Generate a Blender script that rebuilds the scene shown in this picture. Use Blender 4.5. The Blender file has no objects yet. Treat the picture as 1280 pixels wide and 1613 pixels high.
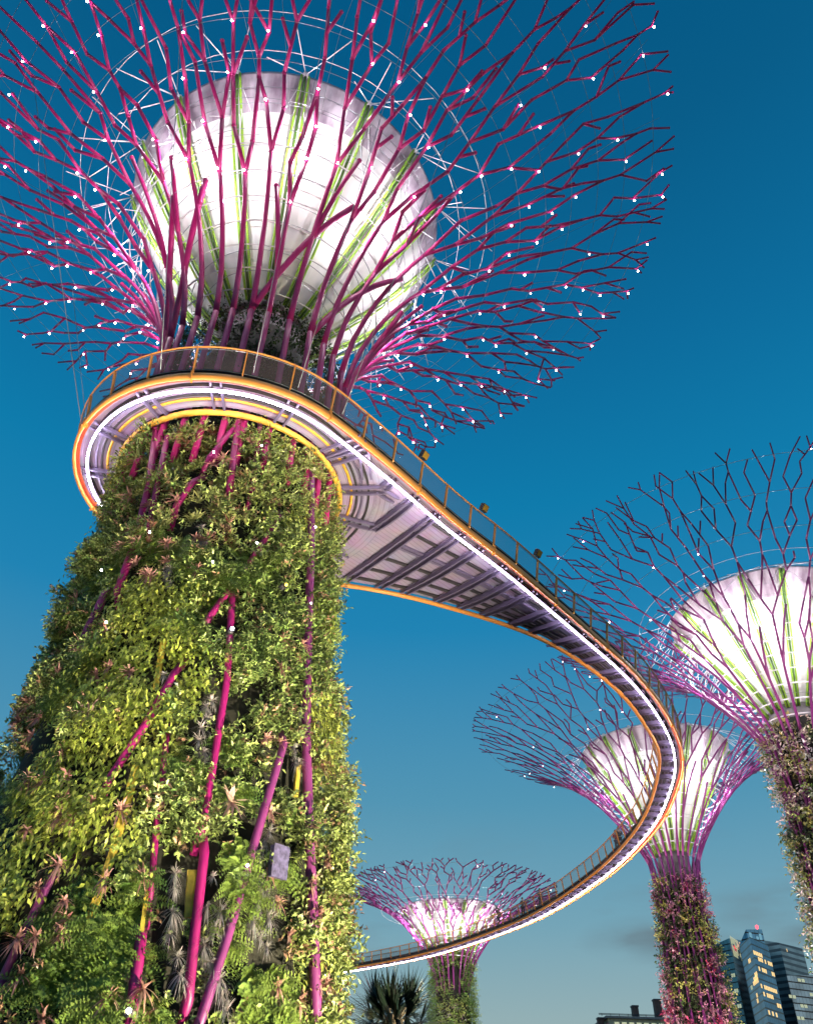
import bpy, math, random
import numpy as np
from mathutils import Vector, Matrix
R_ = random.Random(7); NP = np.random.default_rng(7)
sc = bpy.context.scene
COL = sc.collection
PI = math.pi
# ------------------------------------------------------------------ camera
F, CX, CY = 1280.0, 640.0, 806.5
AX = np.array([[0.99947776, 0.03231419, 0.0], [-0.02059741, 0.63707794, 0.77052414], [0.02489886, -0.77012174, 0.63741082]])
CAMP = np.array([0, 0, 1.6])
cam = bpy.data.cameras.new("camera"); co = bpy.data.objects.new("camera", cam); COL.objects.link(co)
cam.sensor_fit = 'VERTICAL'; cam.sensor_height = 36; cam.lens = F / 1613 * 36; cam.clip_end = 20000; cam.clip_start = 0.1
rt_, dn_, fw_ = AX[:, 0], AX[:, 1], AX[:, 2]
M = Matrix(((rt_[0], -dn_[0], -fw_[0], 0), (rt_[1], -dn_[1], -fw_[1], 0), (rt_[2], -dn_[2], -fw_[2], 1.6), (0, 0, 0, 1)))
co.matrix_world = M; sc.camera = co
def ray(px, py):
    d = AX @ np.array([px - CX, py - CY, F]); return d / np.linalg.norm(d)
def at_z(px, py, z):
    d = ray(px, py); return CAMP + d * ((z - 1.6) / d[2])
def at_y(px, py, y):
    d = ray(px, py); return CAMP + d * (y / d[1])
# ------------------------------------------------------------------ world
SKY_STOPS = [(0.0, (0.42, 0.46, 0.44)), (0.13, (0.295, 0.43, 0.455)), (0.22, (0.175, 0.37, 0.47)), (0.34, (0.085, 0.30, 0.455)),
             (0.52, (0.014, 0.228, 0.455)), (0.64, (0.004, 0.198, 0.41)), (0.76, (0.003, 0.149, 0.335)), (0.88, (0.002, 0.108, 0.25)), (1.0, (0.0, 0.085, 0.21))]
w = bpy.data.worlds.new("World"); sc.world = w; w.use_nodes = True
nt = w.node_tree; nt.nodes.clear(); N = nt.nodes.new; L = nt.links.new
out = N('ShaderNodeOutputWorld'); bg = N('ShaderNodeBackground'); L(bg.outputs[0], out.inputs[0])
tc = N('ShaderNodeTexCoord'); sx = N('ShaderNodeSeparateXYZ'); L(tc.outputs['Generated'], sx.inputs[0])
cr = N('ShaderNodeValToRGB'); L(sx.outputs[2], cr.inputs[0]); el = cr.color_ramp.elements
el[0].position = 0; el[0].color = (*SKY_STOPS[0][1], 1); el[1].position = 1; el[1].color = (*SKY_STOPS[-1][1], 1)
for p, c in SKY_STOPS[1:-1]:
    e = el.new(p); e.color = (*c, 1)
sky = N('ShaderNodeTexSky'); sky.sky_type = 'NISHITA'; sky.sun_disc = False; sky.sun_elevation = math.radians(1.5); sky.sun_rotation = math.radians(60)
nm = N('ShaderNodeVectorMath'); nm.operation = 'SCALE'; nm.inputs['Scale'].default_value = 0.0025; L(sky.outputs[0], nm.inputs[0])
# low dusk clouds
mp = N('ShaderNodeMapping'); mp.inputs['Scale'].default_value = (2.2, 2.2, 9.0); L(tc.outputs['Generated'], mp.inputs[0])
nz = N('ShaderNodeTexNoise'); nz.inputs['Scale'].default_value = 2.6; nz.inputs['Detail'].default_value = 4; L(mp.outputs[0], nz.inputs[0])
mr = N('ShaderNodeMapRange'); mr.inputs[1].default_value = 0.50; mr.inputs[2].default_value = 0.66; L(nz.outputs[0], mr.inputs[0])
me = N('ShaderNodeMapRange'); me.inputs[1].default_value = 0.34; me.inputs[2].default_value = 0.22; L(sx.outputs[2], me.inputs[0])
def bank(px, py, rad):
    d = ray(px, py); sb = N('ShaderNodeVectorMath'); sb.operation = 'SUBTRACT'; sb.inputs[1].default_value = tuple(d); L(tc.outputs['Generated'], sb.inputs[0])
    ml = N('ShaderNodeVectorMath'); ml.operation = 'MULTIPLY'; ml.inputs[1].default_value = (1, 1, 3.0); L(sb.outputs[0], ml.inputs[0]); ln = N('ShaderNodeVectorMath'); ln.operation = 'LENGTH'; L(ml.outputs[0], ln.inputs[0])
    m = N('ShaderNodeMapRange'); m.inputs[1].default_value = rad; m.inputs[2].default_value = rad * .25; L(ln.outputs['Value'], m.inputs[0]); return m.outputs[0]
nb_ = N('ShaderNodeMapRange'); nb_.inputs[1].default_value = .38; nb_.inputs[2].default_value = .62; L(nz.outputs[0], nb_.inputs[0])
b12 = N('ShaderNodeMath'); b12.operation = 'MAXIMUM'; L(bank(1222, 1428, .085), b12.inputs[0]); b34 = N('ShaderNodeMath'); b34.operation = 'MAXIMUM'; L(bank(1015, 1480, .075), b34.inputs[0]); L(bank(1285, 1470, .06), b34.inputs[1]); L(b34.outputs[0], b12.inputs[1])
bm = N('ShaderNodeMath'); bm.operation = 'MULTIPLY'; L(b12.outputs[0], bm.inputs[0]); L(nb_.outputs[0], bm.inputs[1])
mm = N('ShaderNodeMath'); mm.operation = 'MULTIPLY'; L(mr.outputs[0], mm.inputs[0]); L(me.outputs[0], mm.inputs[1])
mm2 = N('ShaderNodeMath'); mm2.operation = 'MULTIPLY'; mm2.inputs[1].default_value = 0.35; L(mm.outputs[0], mm2.inputs[0])
add = N('ShaderNodeVectorMath'); L(cr.outputs[0], add.inputs[0]); L(nm.outputs[0], add.inputs[1])
mix = N('ShaderNodeMix'); mix.data_type = 'RGBA'; mx_ = N('ShaderNodeMath'); mx_.operation = 'MAXIMUM'; L(bm.outputs[0], mx_.inputs[0]); L(mm2.outputs[0], mx_.inputs[1]); L(mx_.outputs[0], mix.inputs[0]); L(add.outputs[0], mix.inputs[6]); mix.inputs[7].default_value = (0.15, 0.235, 0.28, 1)
L(mix.outputs[2], bg.inputs[0]); bg.inputs[1].default_value = 1.0
# ------------------------------------------------------------------ lights
sun = bpy.data.lights.new("sun", 'SUN'); sun.energy = 0.12; sun.angle = math.radians(30); sun.color = (1, .8, .65)
so = bpy.data.objects.new("sun", sun); COL.objects.link(so); so.rotation_euler = (math.radians(75), 0, math.radians(60))
def spot(loc, tgt, power, color, angle=60, blend=.6, radius=.15):
    l = bpy.data.lights.new("floodlight", 'SPOT'); l.energy = power; l.color = color; l.spot_size = math.radians(angle); l.spot_blend = blend; l.shadow_soft_size = radius
    o = bpy.data.objects.new("flood_fill_beam", l); COL.objects.link(o); o.location = loc
    o.rotation_euler = (Vector(tgt) - Vector(loc)).to_track_quat('-Z', 'Y').to_euler(); return o
def point(loc, power, color, radius=.2):
    l = bpy.data.lights.new("uplight", 'POINT'); l.energy = power; l.color = color; l.shadow_soft_size = radius
    o = bpy.data.objects.new("uplight_glow", l); COL.objects.link(o); o.location = loc; return o
MA = np.array([-6.65, 23.3])        # axis of the big tree
WARM = (1, .87, .55)
spot((8.5, 14.0, .4), (-3.0, 22.5, 8.5), 34000, (1, .90, .60), 80, .6, .06)
spot((-1.0, 3.0, .4), (-6.0, 20, 13), 3600, (1, .93, .72), 34, .9, .06)
spot((-7.5, 13.2, .4), (-6.4, 17.6, 21.6), 9000, (1, .86, .66), 75, .9, .1)
spot((-1.2, 13.2, .4), (-6.0, 19.4, 16.5), 8500, (1, .88, .6), 46, .8, .06)
spot((3.0, 28, .4), (-4.5, 25, 14), 6000, WARM, 80, .6, .08)
for a_, b_ in (((3, 50, .4), (16.5, 57, 21.7)), ((1, 66, .4), (15.5, 74, 21.7)), ((-6, 80, .4), (8, 95, 21.7)), ((-14, 92, .4), (-3, 109, 21.7)), ((4, 38, .4), (13, 41, 21.7))):
    spot(a_, b_, 13000, (1, .70, .45), 50, .8, .1)  # warm fill spots added below the bridge to brighten its inner edge
PINK = (1, .80, .95)
for az, pw in ((-95, 11000), (-140, 12000), (175, 10000), (-50, 2800), (-5, 1000), (45, 2200), (100, 6000)):
    ca, sa = math.cos(math.radians(az)), math.sin(math.radians(az))
    spot((MA[0] + 9.6 * ca, MA[1] + 9.6 * sa, .4), (MA[0] + 9.5 * ca, MA[1] + 9.5 * sa, 37), pw, PINK, 36, .8, .25)
vs = sc.view_settings; vs.view_transform = 'Standard'; vs.look = 'None'; vs.exposure = 0; vs.gamma = 1
sc.render.engine = 'CYCLES'
try:
    sc.cycles.use_denoising = True; sc.cycles.max_bounces = 6; sc.cycles.transparent_max_bounces = 12; sc.cycles.caustics_reflective = False; sc.cycles.caustics_refractive = False
    sc.cycles.sample_clamp_indirect = 4
except Exception: pass
# ------------------------------------------------------------------ materials
def mat(name, col, rough=.5, metal=0., var=.18, scale=3., bump=0., emit=None, strength=0., spec=.5):
    m = bpy.data.materials.new(name); m.use_nodes = True; t = m.node_tree; b = t.nodes['Principled BSDF']
    b.inputs['Roughness'].default_value = rough; b.inputs['Metallic'].default_value = metal; b.inputs['Specular IOR Level'].default_value = spec
    if emit:
        b.inputs['Base Color'].default_value = (*col, 1); b.inputs['Emission Color'].default_value = (*emit, 1); b.inputs['Emission Strength'].default_value = strength; return m
    tcn = t.nodes.new('ShaderNodeTexCoord'); n = t.nodes.new('ShaderNodeTexNoise'); n.inputs['Scale'].default_value = scale; n.inputs['Detail'].default_value = 5
    t.links.new(tcn.outputs['Object'], n.inputs[0])
    r = t.nodes.new('ShaderNodeValToRGB'); t.links.new(n.outputs[0], r.inputs[0])
    r.color_ramp.elements[0].position = .3; r.color_ramp.elements[1].position = .7
    r.color_ramp.elements[0].color = (*[c * (1 - var) for c in col], 1); r.color_ramp.elements[1].color = (*[min(1, c * (1 + var)) for c in col], 1)
    t.links.new(r.outputs[0], b.inputs['Base Color'])
    if bump:
        bn = t.nodes.new('ShaderNodeBump'); bn.inputs['Strength'].default_value = bump; t.links.new(n.outputs[0], bn.inputs['Height']); t.links.new(bn.outputs[0], b.inputs['Normal'])
    return m
def leafmat(name, trans=.25, rough=.45):
    m = bpy.data.materials.new(name); m.use_nodes = True; t = m.node_tree; b = t.nodes['Principled BSDF']; o = t.nodes['Material Output']
    a = t.nodes.new('ShaderNodeAttribute'); a.attribute_name = 'Col'; t.links.new(a.outputs['Color'], b.inputs['Base Color'])
    b.inputs['Roughness'].default_value = rough; b.inputs['Specular IOR Level'].default_value = .4
    tr = t.nodes.new('ShaderNodeBsdfTranslucent'); t.links.new(a.outputs['Color'], tr.inputs[0])
    mx = t.nodes.new('ShaderNodeMixShader'); mx.inputs[0].default_value = trans
    t.links.new(b.outputs[0], mx.inputs[1]); t.links.new(tr.outputs[0], mx.inputs[2]); t.links.new(mx.outputs[0], o.inputs[0]); return m
def clearmat(name, col, alpha, rough=.3):
    m = mat(name, col, rough, var=.1); t = m.node_tree; t.nodes['Principled BSDF'].inputs['Alpha'].default_value = alpha; return m
def uvstripe(name, c1, c2, nu, duty=.12, rough=.5, noise=.25):
    # fine ribs across U with weathering
    m = bpy.data.materials.new(name); m.use_nodes = True; t = m.node_tree; b = t.nodes['Principled BSDF']; b.inputs['Roughness'].default_value = rough
    u = t.nodes.new('ShaderNodeUVMap'); s = t.nodes.new('ShaderNodeSeparateXYZ'); t.links.new(u.outputs[0], s.inputs[0])
    def mth(op, a, bb):
        n = t.nodes.new('ShaderNodeMath'); n.operation = op
        for k, v in enumerate((a, bb)):
            if v is None: continue
            if isinstance(v, (int, float)): n.inputs[k].default_value = v
            else: t.links.new(v, n.inputs[k])
        return n.outputs[0]
    fr = mth('FRACT', mth('MULTIPLY', s.outputs[0], nu), None); line = mth('LESS_THAN', fr, duty)
    tcn = t.nodes.new('ShaderNodeTexCoord'); n = t.nodes.new('ShaderNodeTexNoise'); n.inputs['Scale'].default_value = 1.3; n.inputs['Detail'].default_value = 6; t.links.new(tcn.outputs['Object'], n.inputs[0])
    mx = t.nodes.new('ShaderNodeMix'); mx.data_type = 'RGBA'; t.links.new(line, mx.inputs[0]); mx.inputs[6].default_value = (*c1, 1); mx.inputs[7].default_value = (*c2, 1)
    m2 = t.nodes.new('ShaderNodeMix'); m2.data_type = 'RGBA'; m2.blend_type = 'MULTIPLY'; m2.inputs[0].default_value = noise; t.links.new(mx.outputs[2], m2.inputs[6]); t.links.new(n.outputs[1], m2.inputs[7])
    t.links.new(m2.outputs[2], b.inputs['Base Color'])
    bn = t.nodes.new('ShaderNodeBump'); bn.inputs['Strength'].default_value = .5; bn.inputs['Distance'].default_value = .03; t.links.new(line, bn.inputs['Height']); bn.invert = True; t.links.new(bn.outputs[0], b.inputs['Normal'])
    return m
MAG = mat('magenta paint', (.40, .008, .14), .45, var=.12, scale=1.2)
PURP = mat('purple paint', (.22, .025, .17), .45, var=.12, scale=1.2)
GREEN = mat('lime paint', (.30, .55, .05), .45, var=.12)
OLIVE = mat('dark green paint', (.08, .17, .03), .5, var=.12)
TMAG = mat('trunk magenta paint', (.30, .008, .13), .45, var=.2, scale=1.5); TPURP = mat('trunk purple paint', (.22, .035, .17), .45, var=.2, scale=1.5)
WHITE = mat('white steel', (.8, .78, .82), .4, var=.06)
WIRE = mat('cable steel', (.32, .33, .36), .35, .6, var=.1)
CONC = mat('concrete', (.15, .13, .13), .8, var=.25, scale=1.5, bump=.2)
DARK = mat('planting felt', (.022, .020, .014), .9, var=.5, scale=4, bump=.4)
YELP = mat('yellow panel', (.55, .40, .05), .6, var=.35, scale=5)
BARK = mat('bark', (.12, .09, .06), .8, var=.3, scale=6, bump=.4)
ORANGE = mat('orange paint', (.86, .33, .06), .4, var=.1, scale=2)
YELLOW = mat('yellow tube paint', (.85, .45, .06), .4, var=.15, scale=4)
REDOX = mat('red oxide paint', (.42, .06, .02), .5, var=.15)
STEELP = mat('mauve steel', (.16, .13, .24), .4, var=.12, scale=2)
DKSTEEL = mat('dark steel', (.05, .045, .055), .5, var=.2)
RIB = uvstripe('ribbed soffit', (.47, .39, .60), (.36, .27, .44), 5.0, .16, noise=.5)
LEDM = mat('lit light strip', (1, 1, 1), emit=(1, .93, 1), strength=52)
LAMPM = mat('lit lamp', (1, 1, 1), emit=(1, .93, .96), strength=40)
_t = LAMPM.node_tree; _o = _t.nodes.new('ShaderNodeObjectInfo'); _r = _t.nodes.new('ShaderNodeMapRange'); _r.inputs[3].default_value = 8; _r.inputs[4].default_value = 60; _t.links.new(_o.outputs['Random'], _r.inputs[0]); _t.links.new(_r.outputs[0], _t.nodes['Principled BSDF'].inputs['Emission Strength'])
LAMPY = mat('lit amber lamp', (1, .7, .2), emit=(1, .5, .06), strength=5)
for _m in (LAMPM, LAMPY):
    try: _m.cycles.emission_sampling = 'NONE'
    except Exception: pass
LEAF = leafmat('leaf', .08, .36); DRYLEAF = leafmat('dry leaf', .1, .7); FLOWER = leafmat('flower leaf', .3, .6)
MESHP = clearmat('railing mesh wire', (.20, .15, .15), .30, .5)
# bowl membrane
def bowlmat(name, streak):
    m = bpy.data.materials.new(name); m.use_nodes = True; t = m.node_tree; b = t.nodes['Principled BSDF']; b.inputs['Roughness'].default_value = .65
    tcn = t.nodes.new('ShaderNodeUVMap'); mpn = t.nodes.new('ShaderNodeMapping'); mpn.inputs['Scale'].default_value = (70, 2.2, 1); t.links.new(tcn.outputs[0], mpn.inputs[0])
    n = t.nodes.new('ShaderNodeTexNoise'); n.inputs['Scale'].default_value = 1.0; n.inputs['Detail'].default_value = 5; t.links.new(mpn.outputs[0], n.inputs[0])
    r = t.nodes.new('ShaderNodeValToRGB'); t.links.new(n.outputs[0], r.inputs[0]); r.color_ramp.elements[0].position = .35; r.color_ramp.elements[1].position = .62
    lo = (.30, .22, .29) if streak else (.78, .78, .76)
    r.color_ramp.elements[0].color = (*lo, 1); r.color_ramp.elements[1].color = (.66, .58, .65, 1) if streak else (.88, .88, .86, 1)
    t.links.new(r.outputs[0], b.inputs['Base Color']); return m
BOWL = bowlmat('bowl membrane', False); BOWLTOP = bowlmat('bowl rim membrane', True)
# ------------------------------------------------------------------ mesh builder
class MB:
    def __init__(s): s.v = []; s.f = []; s.n = 0; s.uv = []; s.c = []
    def add(s, v, f, col=None, uv=None):
        v = np.asarray(v, float).reshape(-1, 3); s.v.append(v); s.f += [tuple(i + s.n for i in q) for q in f]
        if uv is not None: s.uv += list(uv)
        s.n += len(v)
        if col is not None: s.c.append(np.broadcast_to(np.asarray(col, float), (len(v), 3)))
    def tube(s, pts, rad, k=6, cap=True):
        pts = np.asarray(pts, float); n = len(pts); rad = np.broadcast_to(np.asarray(rad, float), (n,))
        tg = np.gradient(pts, axis=0) if n > 2 else np.repeat(pts[1:2] - pts[:1], 2, 0)
        tg = tg / np.maximum(np.linalg.norm(tg, axis=1)[:, None], 1e-9)
        up = np.array([0, 0, 1.]) if abs(tg[0][2]) < .9 else np.array([1., 0, 0])
        a = np.arange(k) * 2 * PI / k; vs = []
        for i in range(n):
            x = np.cross(up, tg[i]); x /= max(np.linalg.norm(x), 1e-9); y = np.cross(tg[i], x); up = y if abs(tg[i] @ y) < .9 else up
            vs.append(pts[i] + rad[i] * (np.cos(a)[:, None] * x + np.sin(a)[:, None] * y))
        f = [(i * k + j, i * k + (j + 1) % k, (i + 1) * k + (j + 1) % k, (i + 1) * k + j) for i in range(n - 1) for j in range(k)]
        if cap: f += [tuple(range(k - 1, -1, -1)), tuple((n - 1) * k + j for j in range(k))]
        s.add(np.concatenate(vs), f)
    def ring(s, c, r, z, tr, seg=96, k=5, wob=0.):
        a = np.arange(seg) * 2 * PI / seg; b = np.arange(k) * 2 * PI / k
        rr = r + tr * np.cos(b)[None, :] + np.zeros((seg, 1)); zz = z + tr * np.sin(b)[None, :] + np.zeros((seg, 1))
        v = np.stack([c[0] + rr * np.cos(a)[:, None], c[1] + rr * np.sin(a)[:, None], zz], -1).reshape(-1, 3)
        s.add(v, [(i * k + j, ((i + 1) % seg) * k + j, ((i + 1) % seg) * k + (j + 1) % k, i * k + (j + 1) % k) for i in range(seg) for j in range(k)])
    def lathe(s, c, prof, seg=48, cap=False, uvm=True):
        prof = np.asarray(prof, float); m = len(prof); a = np.arange(seg + 1) * 2 * PI / seg
        v = np.stack([c[0] + prof[:, 0][None] * np.cos(a)[:, None], c[1] + prof[:, 0][None] * np.sin(a)[:, None], np.broadcast_to(prof[:, 1][None], (seg + 1, m))], -1).reshape(-1, 3)
        f = [(i * m + j, (i + 1) * m + j, (i + 1) * m + j + 1, i * m + j + 1) for i in range(seg) for j in range(m - 1)]
        uv = [(i / seg, j / max(m - 1, 1)) for i in range(seg + 1) for j in range(m)]
        s.add(v, f, uv=uv)
    def box(s, c, ex, ey, ez):
        c = np.asarray(c, float); ex, ey, ez = map(np.asarray, (ex, ey, ez))
        v = [c + a * ex + b * ey + d * ez for d in (-1, 1) for b in (-1, 1) for a in (-1, 1)]
        s.add(v, [(0, 2, 3, 1), (4, 5, 7, 6), (0, 1, 5, 4), (2, 6, 7, 3), (0, 4, 6, 2), (1, 3, 7, 5)])
    def abox(s, x0, x1, y0, y1, z0, z1):
        s.box(((x0 + x1) / 2, (y0 + y1) / 2, (z0 + z1) / 2), ((x1 - x0) / 2, 0, 0), (0, (y1 - y0) / 2, 0), (0, 0, (z1 - z0) / 2))
    def sphere(s, c, r, seg=8, rg=5, sq=(1, 1, 1)):
        v = [(0, 0, 1)] + [(math.sin(PI * i / rg) * math.cos(2 * PI * j / seg), math.sin(PI * i / rg) * math.sin(2 * PI * j / seg), math.cos(PI * i / rg)) for i in range(1, rg) for j in range(seg)] + [(0, 0, -1)]
        f = [(0, 1 + j, 1 + (j + 1) % seg) for j in range(seg)]
        for i in range(rg - 2): f += [(1 + i * seg + j, 1 + (i + 1) * seg + j, 1 + (i + 1) * seg + (j + 1) % seg, 1 + i * seg + (j + 1) % seg) for j in range(seg)]
        e = len(v) - 1; b = 1 + (rg - 2) * seg; f += [(e, b + (j + 1) % seg, b + j) for j in range(seg)]
        s.add(np.array(v) * r * np.array(sq) + np.asarray(c), f)
    def strip(s, A, B, uv=True):
        A = np.asarray(A, float); B = np.asarray(B, float); n = len(A); v = np.empty((2 * n, 3)); v[0::2] = A; v[1::2] = B
        d = np.concatenate([[0], np.cumsum(np.linalg.norm(np.diff((A + B) / 2, axis=0), axis=1))]); wd = np.linalg.norm(A - B, axis=1)
        s.add(v, [(2 * i, 2 * i + 1, 2 * i + 3, 2 * i + 2) for i in range(n - 1)], uv=[q for i in range(n) for q in ((0, d[i]), (wd[i], d[i]))])
    def sweep(s, pts, nrm, prof, closed=False):
        # pts (n,3), nrm (n,2) horizontal normals, prof list of (offset along normal, z) closed outline
        pts = np.asarray(pts, float); n = len(pts); p = np.asarray(prof, float); k = len(p)
        v = np.empty((n, k, 3)); v[:, :, :2] = pts[:, None, :2] + nrm[:, None, :] * p[None, :, 0:1]; v[:, :, 2] = pts[:, None, 2] + p[None, :, 1]
        m = n if closed else n - 1
        f = [(i * k + j, ((i + 1) % n) * k + j, ((i + 1) % n) * k + (j + 1) % k, i * k + (j + 1) % k) for i in range(m) for j in range(k)]
        if not closed: f += [tuple(range(k - 1, -1, -1)), tuple((n - 1) * k + j for j in range(k))]
        s.add(v.reshape(-1, 3), f)
    def obj(s, name, material, parent=None, origin=None, smooth=True):
        me = bpy.data.meshes.new(name); V = np.concatenate(s.v) if s.v else np.zeros((0, 3))
        V = V - np.asarray(origin if origin is not None else (0, 0, 0))
        me.from_pydata(V.tolist(), [], s.f)
        if s.uv and len(s.uv) == len(V):
            ul = me.uv_layers.new(name='UVMap'); li = np.empty(len(me.loops), np.int32); me.loops.foreach_get('vertex_index', li)
            ul.data.foreach_set('uv', np.asarray(s.uv, np.float32)[li].ravel())
        if s.c:
            ca = me.attributes.new('Col', 'FLOAT_COLOR', 'POINT'); c4 = np.ones((len(V), 4), np.float32); c4[:, :3] = np.concatenate(s.c); ca.data.foreach_set('color', c4.ravel())
        if smooth: me.polygons.foreach_set('use_smooth', np.ones(len(me.polygons), bool))
        me.materials.append(material); me.update()
        return link(name, me, parent, origin)
def link(name, me, parent=None, origin=None):
    o = bpy.data.objects.new(name, me); COL.objects.link(o)
    if parent is not None:
        o.parent = parent
        wl, q = Vector((0, 0, 0)), parent
        while q is not None: wl += q.location; q = q.parent
        o.location = (Vector(origin) if origin is not None else Vector((0, 0, 0))) - wl
    elif origin is not None: o.location = origin
    return o
def empty(name, loc):
    o = bpy.data.objects.new(name, None); COL.objects.link(o); o.location = loc; return o
def tag(o, label=None, cat=None, group=None, kind=None):
    for k, v in (('label', label), ('category', cat), ('group', group), ('kind', kind)):
        if v: o[k] = v
    return o
# leaves, vectorised ------------------------------------------------
def unit(a): return a / np.maximum(np.linalg.norm(a, axis=-1, keepdims=True), 1e-9)
class Leaves:
    def __init__(s): s.V = []; s.T = []; s.C = []; s.n = 0
    def leaf(s, B, D, Nn, Ln, Wd, col, fold=.12, droop=.1):
        n = len(B)
        if n == 0: return
        D = unit(D); S = unit(np.cross(D, Nn)); Nn = np.cross(S, D); Ln = np.broadcast_to(Ln, n)[:, None]; Wd = np.broadcast_to(Wd, n)[:, None]
        m = B + D * Ln * .45
        v = np.stack([B, m - S * Wd / 2 + Nn * Ln * fold, B + D * Ln - Nn * Ln * droop, m + S * Wd / 2 + Nn * Ln * fold], 1)
        i = s.n + np.arange(n)[:, None] * 4; s.V.append(v.reshape(-1, 3)); s.T.append(np.concatenate([i + [0, 2, 1], i + [0, 3, 2]])); s.C.append(np.repeat(col, 4, 0)); s.n += 4 * n
    def strap(s, B, D, G, Ln, Wd, col, curve=.5, seg=4):
        n = len(B)
        if n == 0: return
        D = unit(D); S = unit(np.cross(D, G) + 1e-4); Ln = np.broadcast_to(Ln, n)[:, None]; Wd = np.broadcast_to(Wd, n)[:, None]; curve = np.broadcast_to(curve, n)[:, None]; vs = []
        for k in range(seg + 1):
            t = k / seg; p = B + D * Ln * t + G * Ln * curve * t * t; wk = Wd * (.55 + .45 * math.sin(PI * min(1, t * 1.3 + .1))) * (1 - t ** 3 * .92) / 2
            vs += [p - S * wk, p + S * wk]
        v = np.stack(vs, 1); q = 2 * (seg + 1); i = s.n + np.arange(n)[:, None] * q; s.V.append(v.reshape(-1, 3))
        for k in range(seg): s.T += [i + [2 * k, 2 * k + 1, 2 * k + 3], i + [2 * k, 2 * k + 3, 2 * k + 2]]
        s.C.append(np.repeat(col, q, 0)); s.n += q * n
    def obj(s, name, material, parent=None, origin=None):
        V = np.concatenate(s.V).astype(np.float32); T = np.concatenate(s.T).astype(np.int32); C = np.concatenate(s.C)
        if origin is not None: V = V - np.asarray(origin, np.float32)
        me = bpy.data.meshes.new(name); me.vertices.add(len(V)); me.vertices.foreach_set('co', V.ravel()); me.loops.add(T.size); me.loops.foreach_set('vertex_index', T.ravel())
        me.polygons.add(len(T)); me.polygons.foreach_set('loop_start', np.arange(0, T.size, 3, dtype=np.int32)); me.update(calc_edges=True)
        ca = me.attributes.new('Col', 'FLOAT_COLOR', 'POINT'); c4 = np.ones((len(V), 4), np.float32); c4[:, :3] = C; ca.data.foreach_set('color', c4.ravel())
        me.materials.append(material); return link(name, me, parent, origin)
def jit(col, n, a=.25, hue=.12):
    c = np.broadcast_to(np.asarray(col, float), (n, 3)) * (1 + a * NP.normal(size=(n, 1))) * (1 + hue * NP.normal(size=(n, 3))); return np.clip(c, .004, .9)
class Noise:
    def __init__(s, seed, f): r = np.random.default_rng(seed); s.k = r.normal(size=(14, 2)) * f; s.p = r.uniform(0, 6.28, 14)
    def __call__(s, x, y): return np.sin(x[..., None] * s.k[:, 0] + y[..., None] * s.k[:, 1] + s.p).sum(-1) / 3.7
# ------------------------------------------------------------------ ground
g = MB(); g.abox(-6000, 6000, -3000, 9000, -1, 0); tag(g.obj('ground', mat('lawn soil', (.04, .06, .025), .9, var=.4, scale=.3)), kind='structure')
pth = MB(); pth.abox(-60, 60, -12, 9, .004, .012); tag(pth.obj('path', mat('paving', (.22, .20, .18), .8, var=.2, scale=1)), kind='structure')
# ------------------------------------------------------------------ supertrees
PROFN = np.array([(0, 0), (.012, .08), (.036, .19), (.11, .38), (.236, .565), (.414, .718), (.63, .847), (.82, .939), (1, 1)])
PROFC = np.array([(0, 0), (.03, .08), (.085, .19), (.20, .38), (.33, .55), (.48, .69), (.66, .82), (.83, .92), (1, 1)])
def funnel(rn, zn, R, zr, PROFN=PROFN):
    # dense (r,z) rim profile by smooth interpolation
    t = np.linspace(0, len(PROFN) - 1, 160); i = np.minimum(t.astype(int), len(PROFN) - 2); f = (t - i)[:, None]
    P = np.vstack([2 * PROFN[0] - PROFN[1], PROFN, 2 * PROFN[-1] - PROFN[-2]]); p0, p1, p2, p3 = P[i], P[i + 1], P[i + 2], P[i + 3]
    q = .5 * (2 * p1 + (p2 - p0) * f + (2 * p0 - 5 * p1 + 4 * p2 - p3) * f ** 2 + (3 * p1 - p0 - 3 * p2 + p3) * f ** 3)
    return np.stack([rn + (R - rn) * q[:, 0], zn + (zr - zn) * q[:, 1]], 1)
class Surf:
    def __init__(s, ax, prof): s.ax = ax; s.p = prof; d = np.linalg.norm(np.diff(prof, axis=0), axis=1); s.len = d.sum(); s.s = np.concatenate([[0], np.cumsum(d)]) / s.len
    def rz(s, u): return np.interp(u, s.s, s.p[:, 0]), np.interp(u, s.s, s.p[:, 1])
    def P(s, u, th, off=0.):
        r, z = s.rz(u)
        if off:
            r2, z2 = s.rz(min(1, u + .01)); r1, z1 = s.rz(max(0, u - .01)); d = math.hypot(r2 - r1, z2 - z1); r += off * (z2 - z1) / d; z -= off * (r2 - r1) / d
        return np.array([s.ax[0] + r * math.cos(th), s.ax[1] + r * math.sin(th), z])
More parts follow.
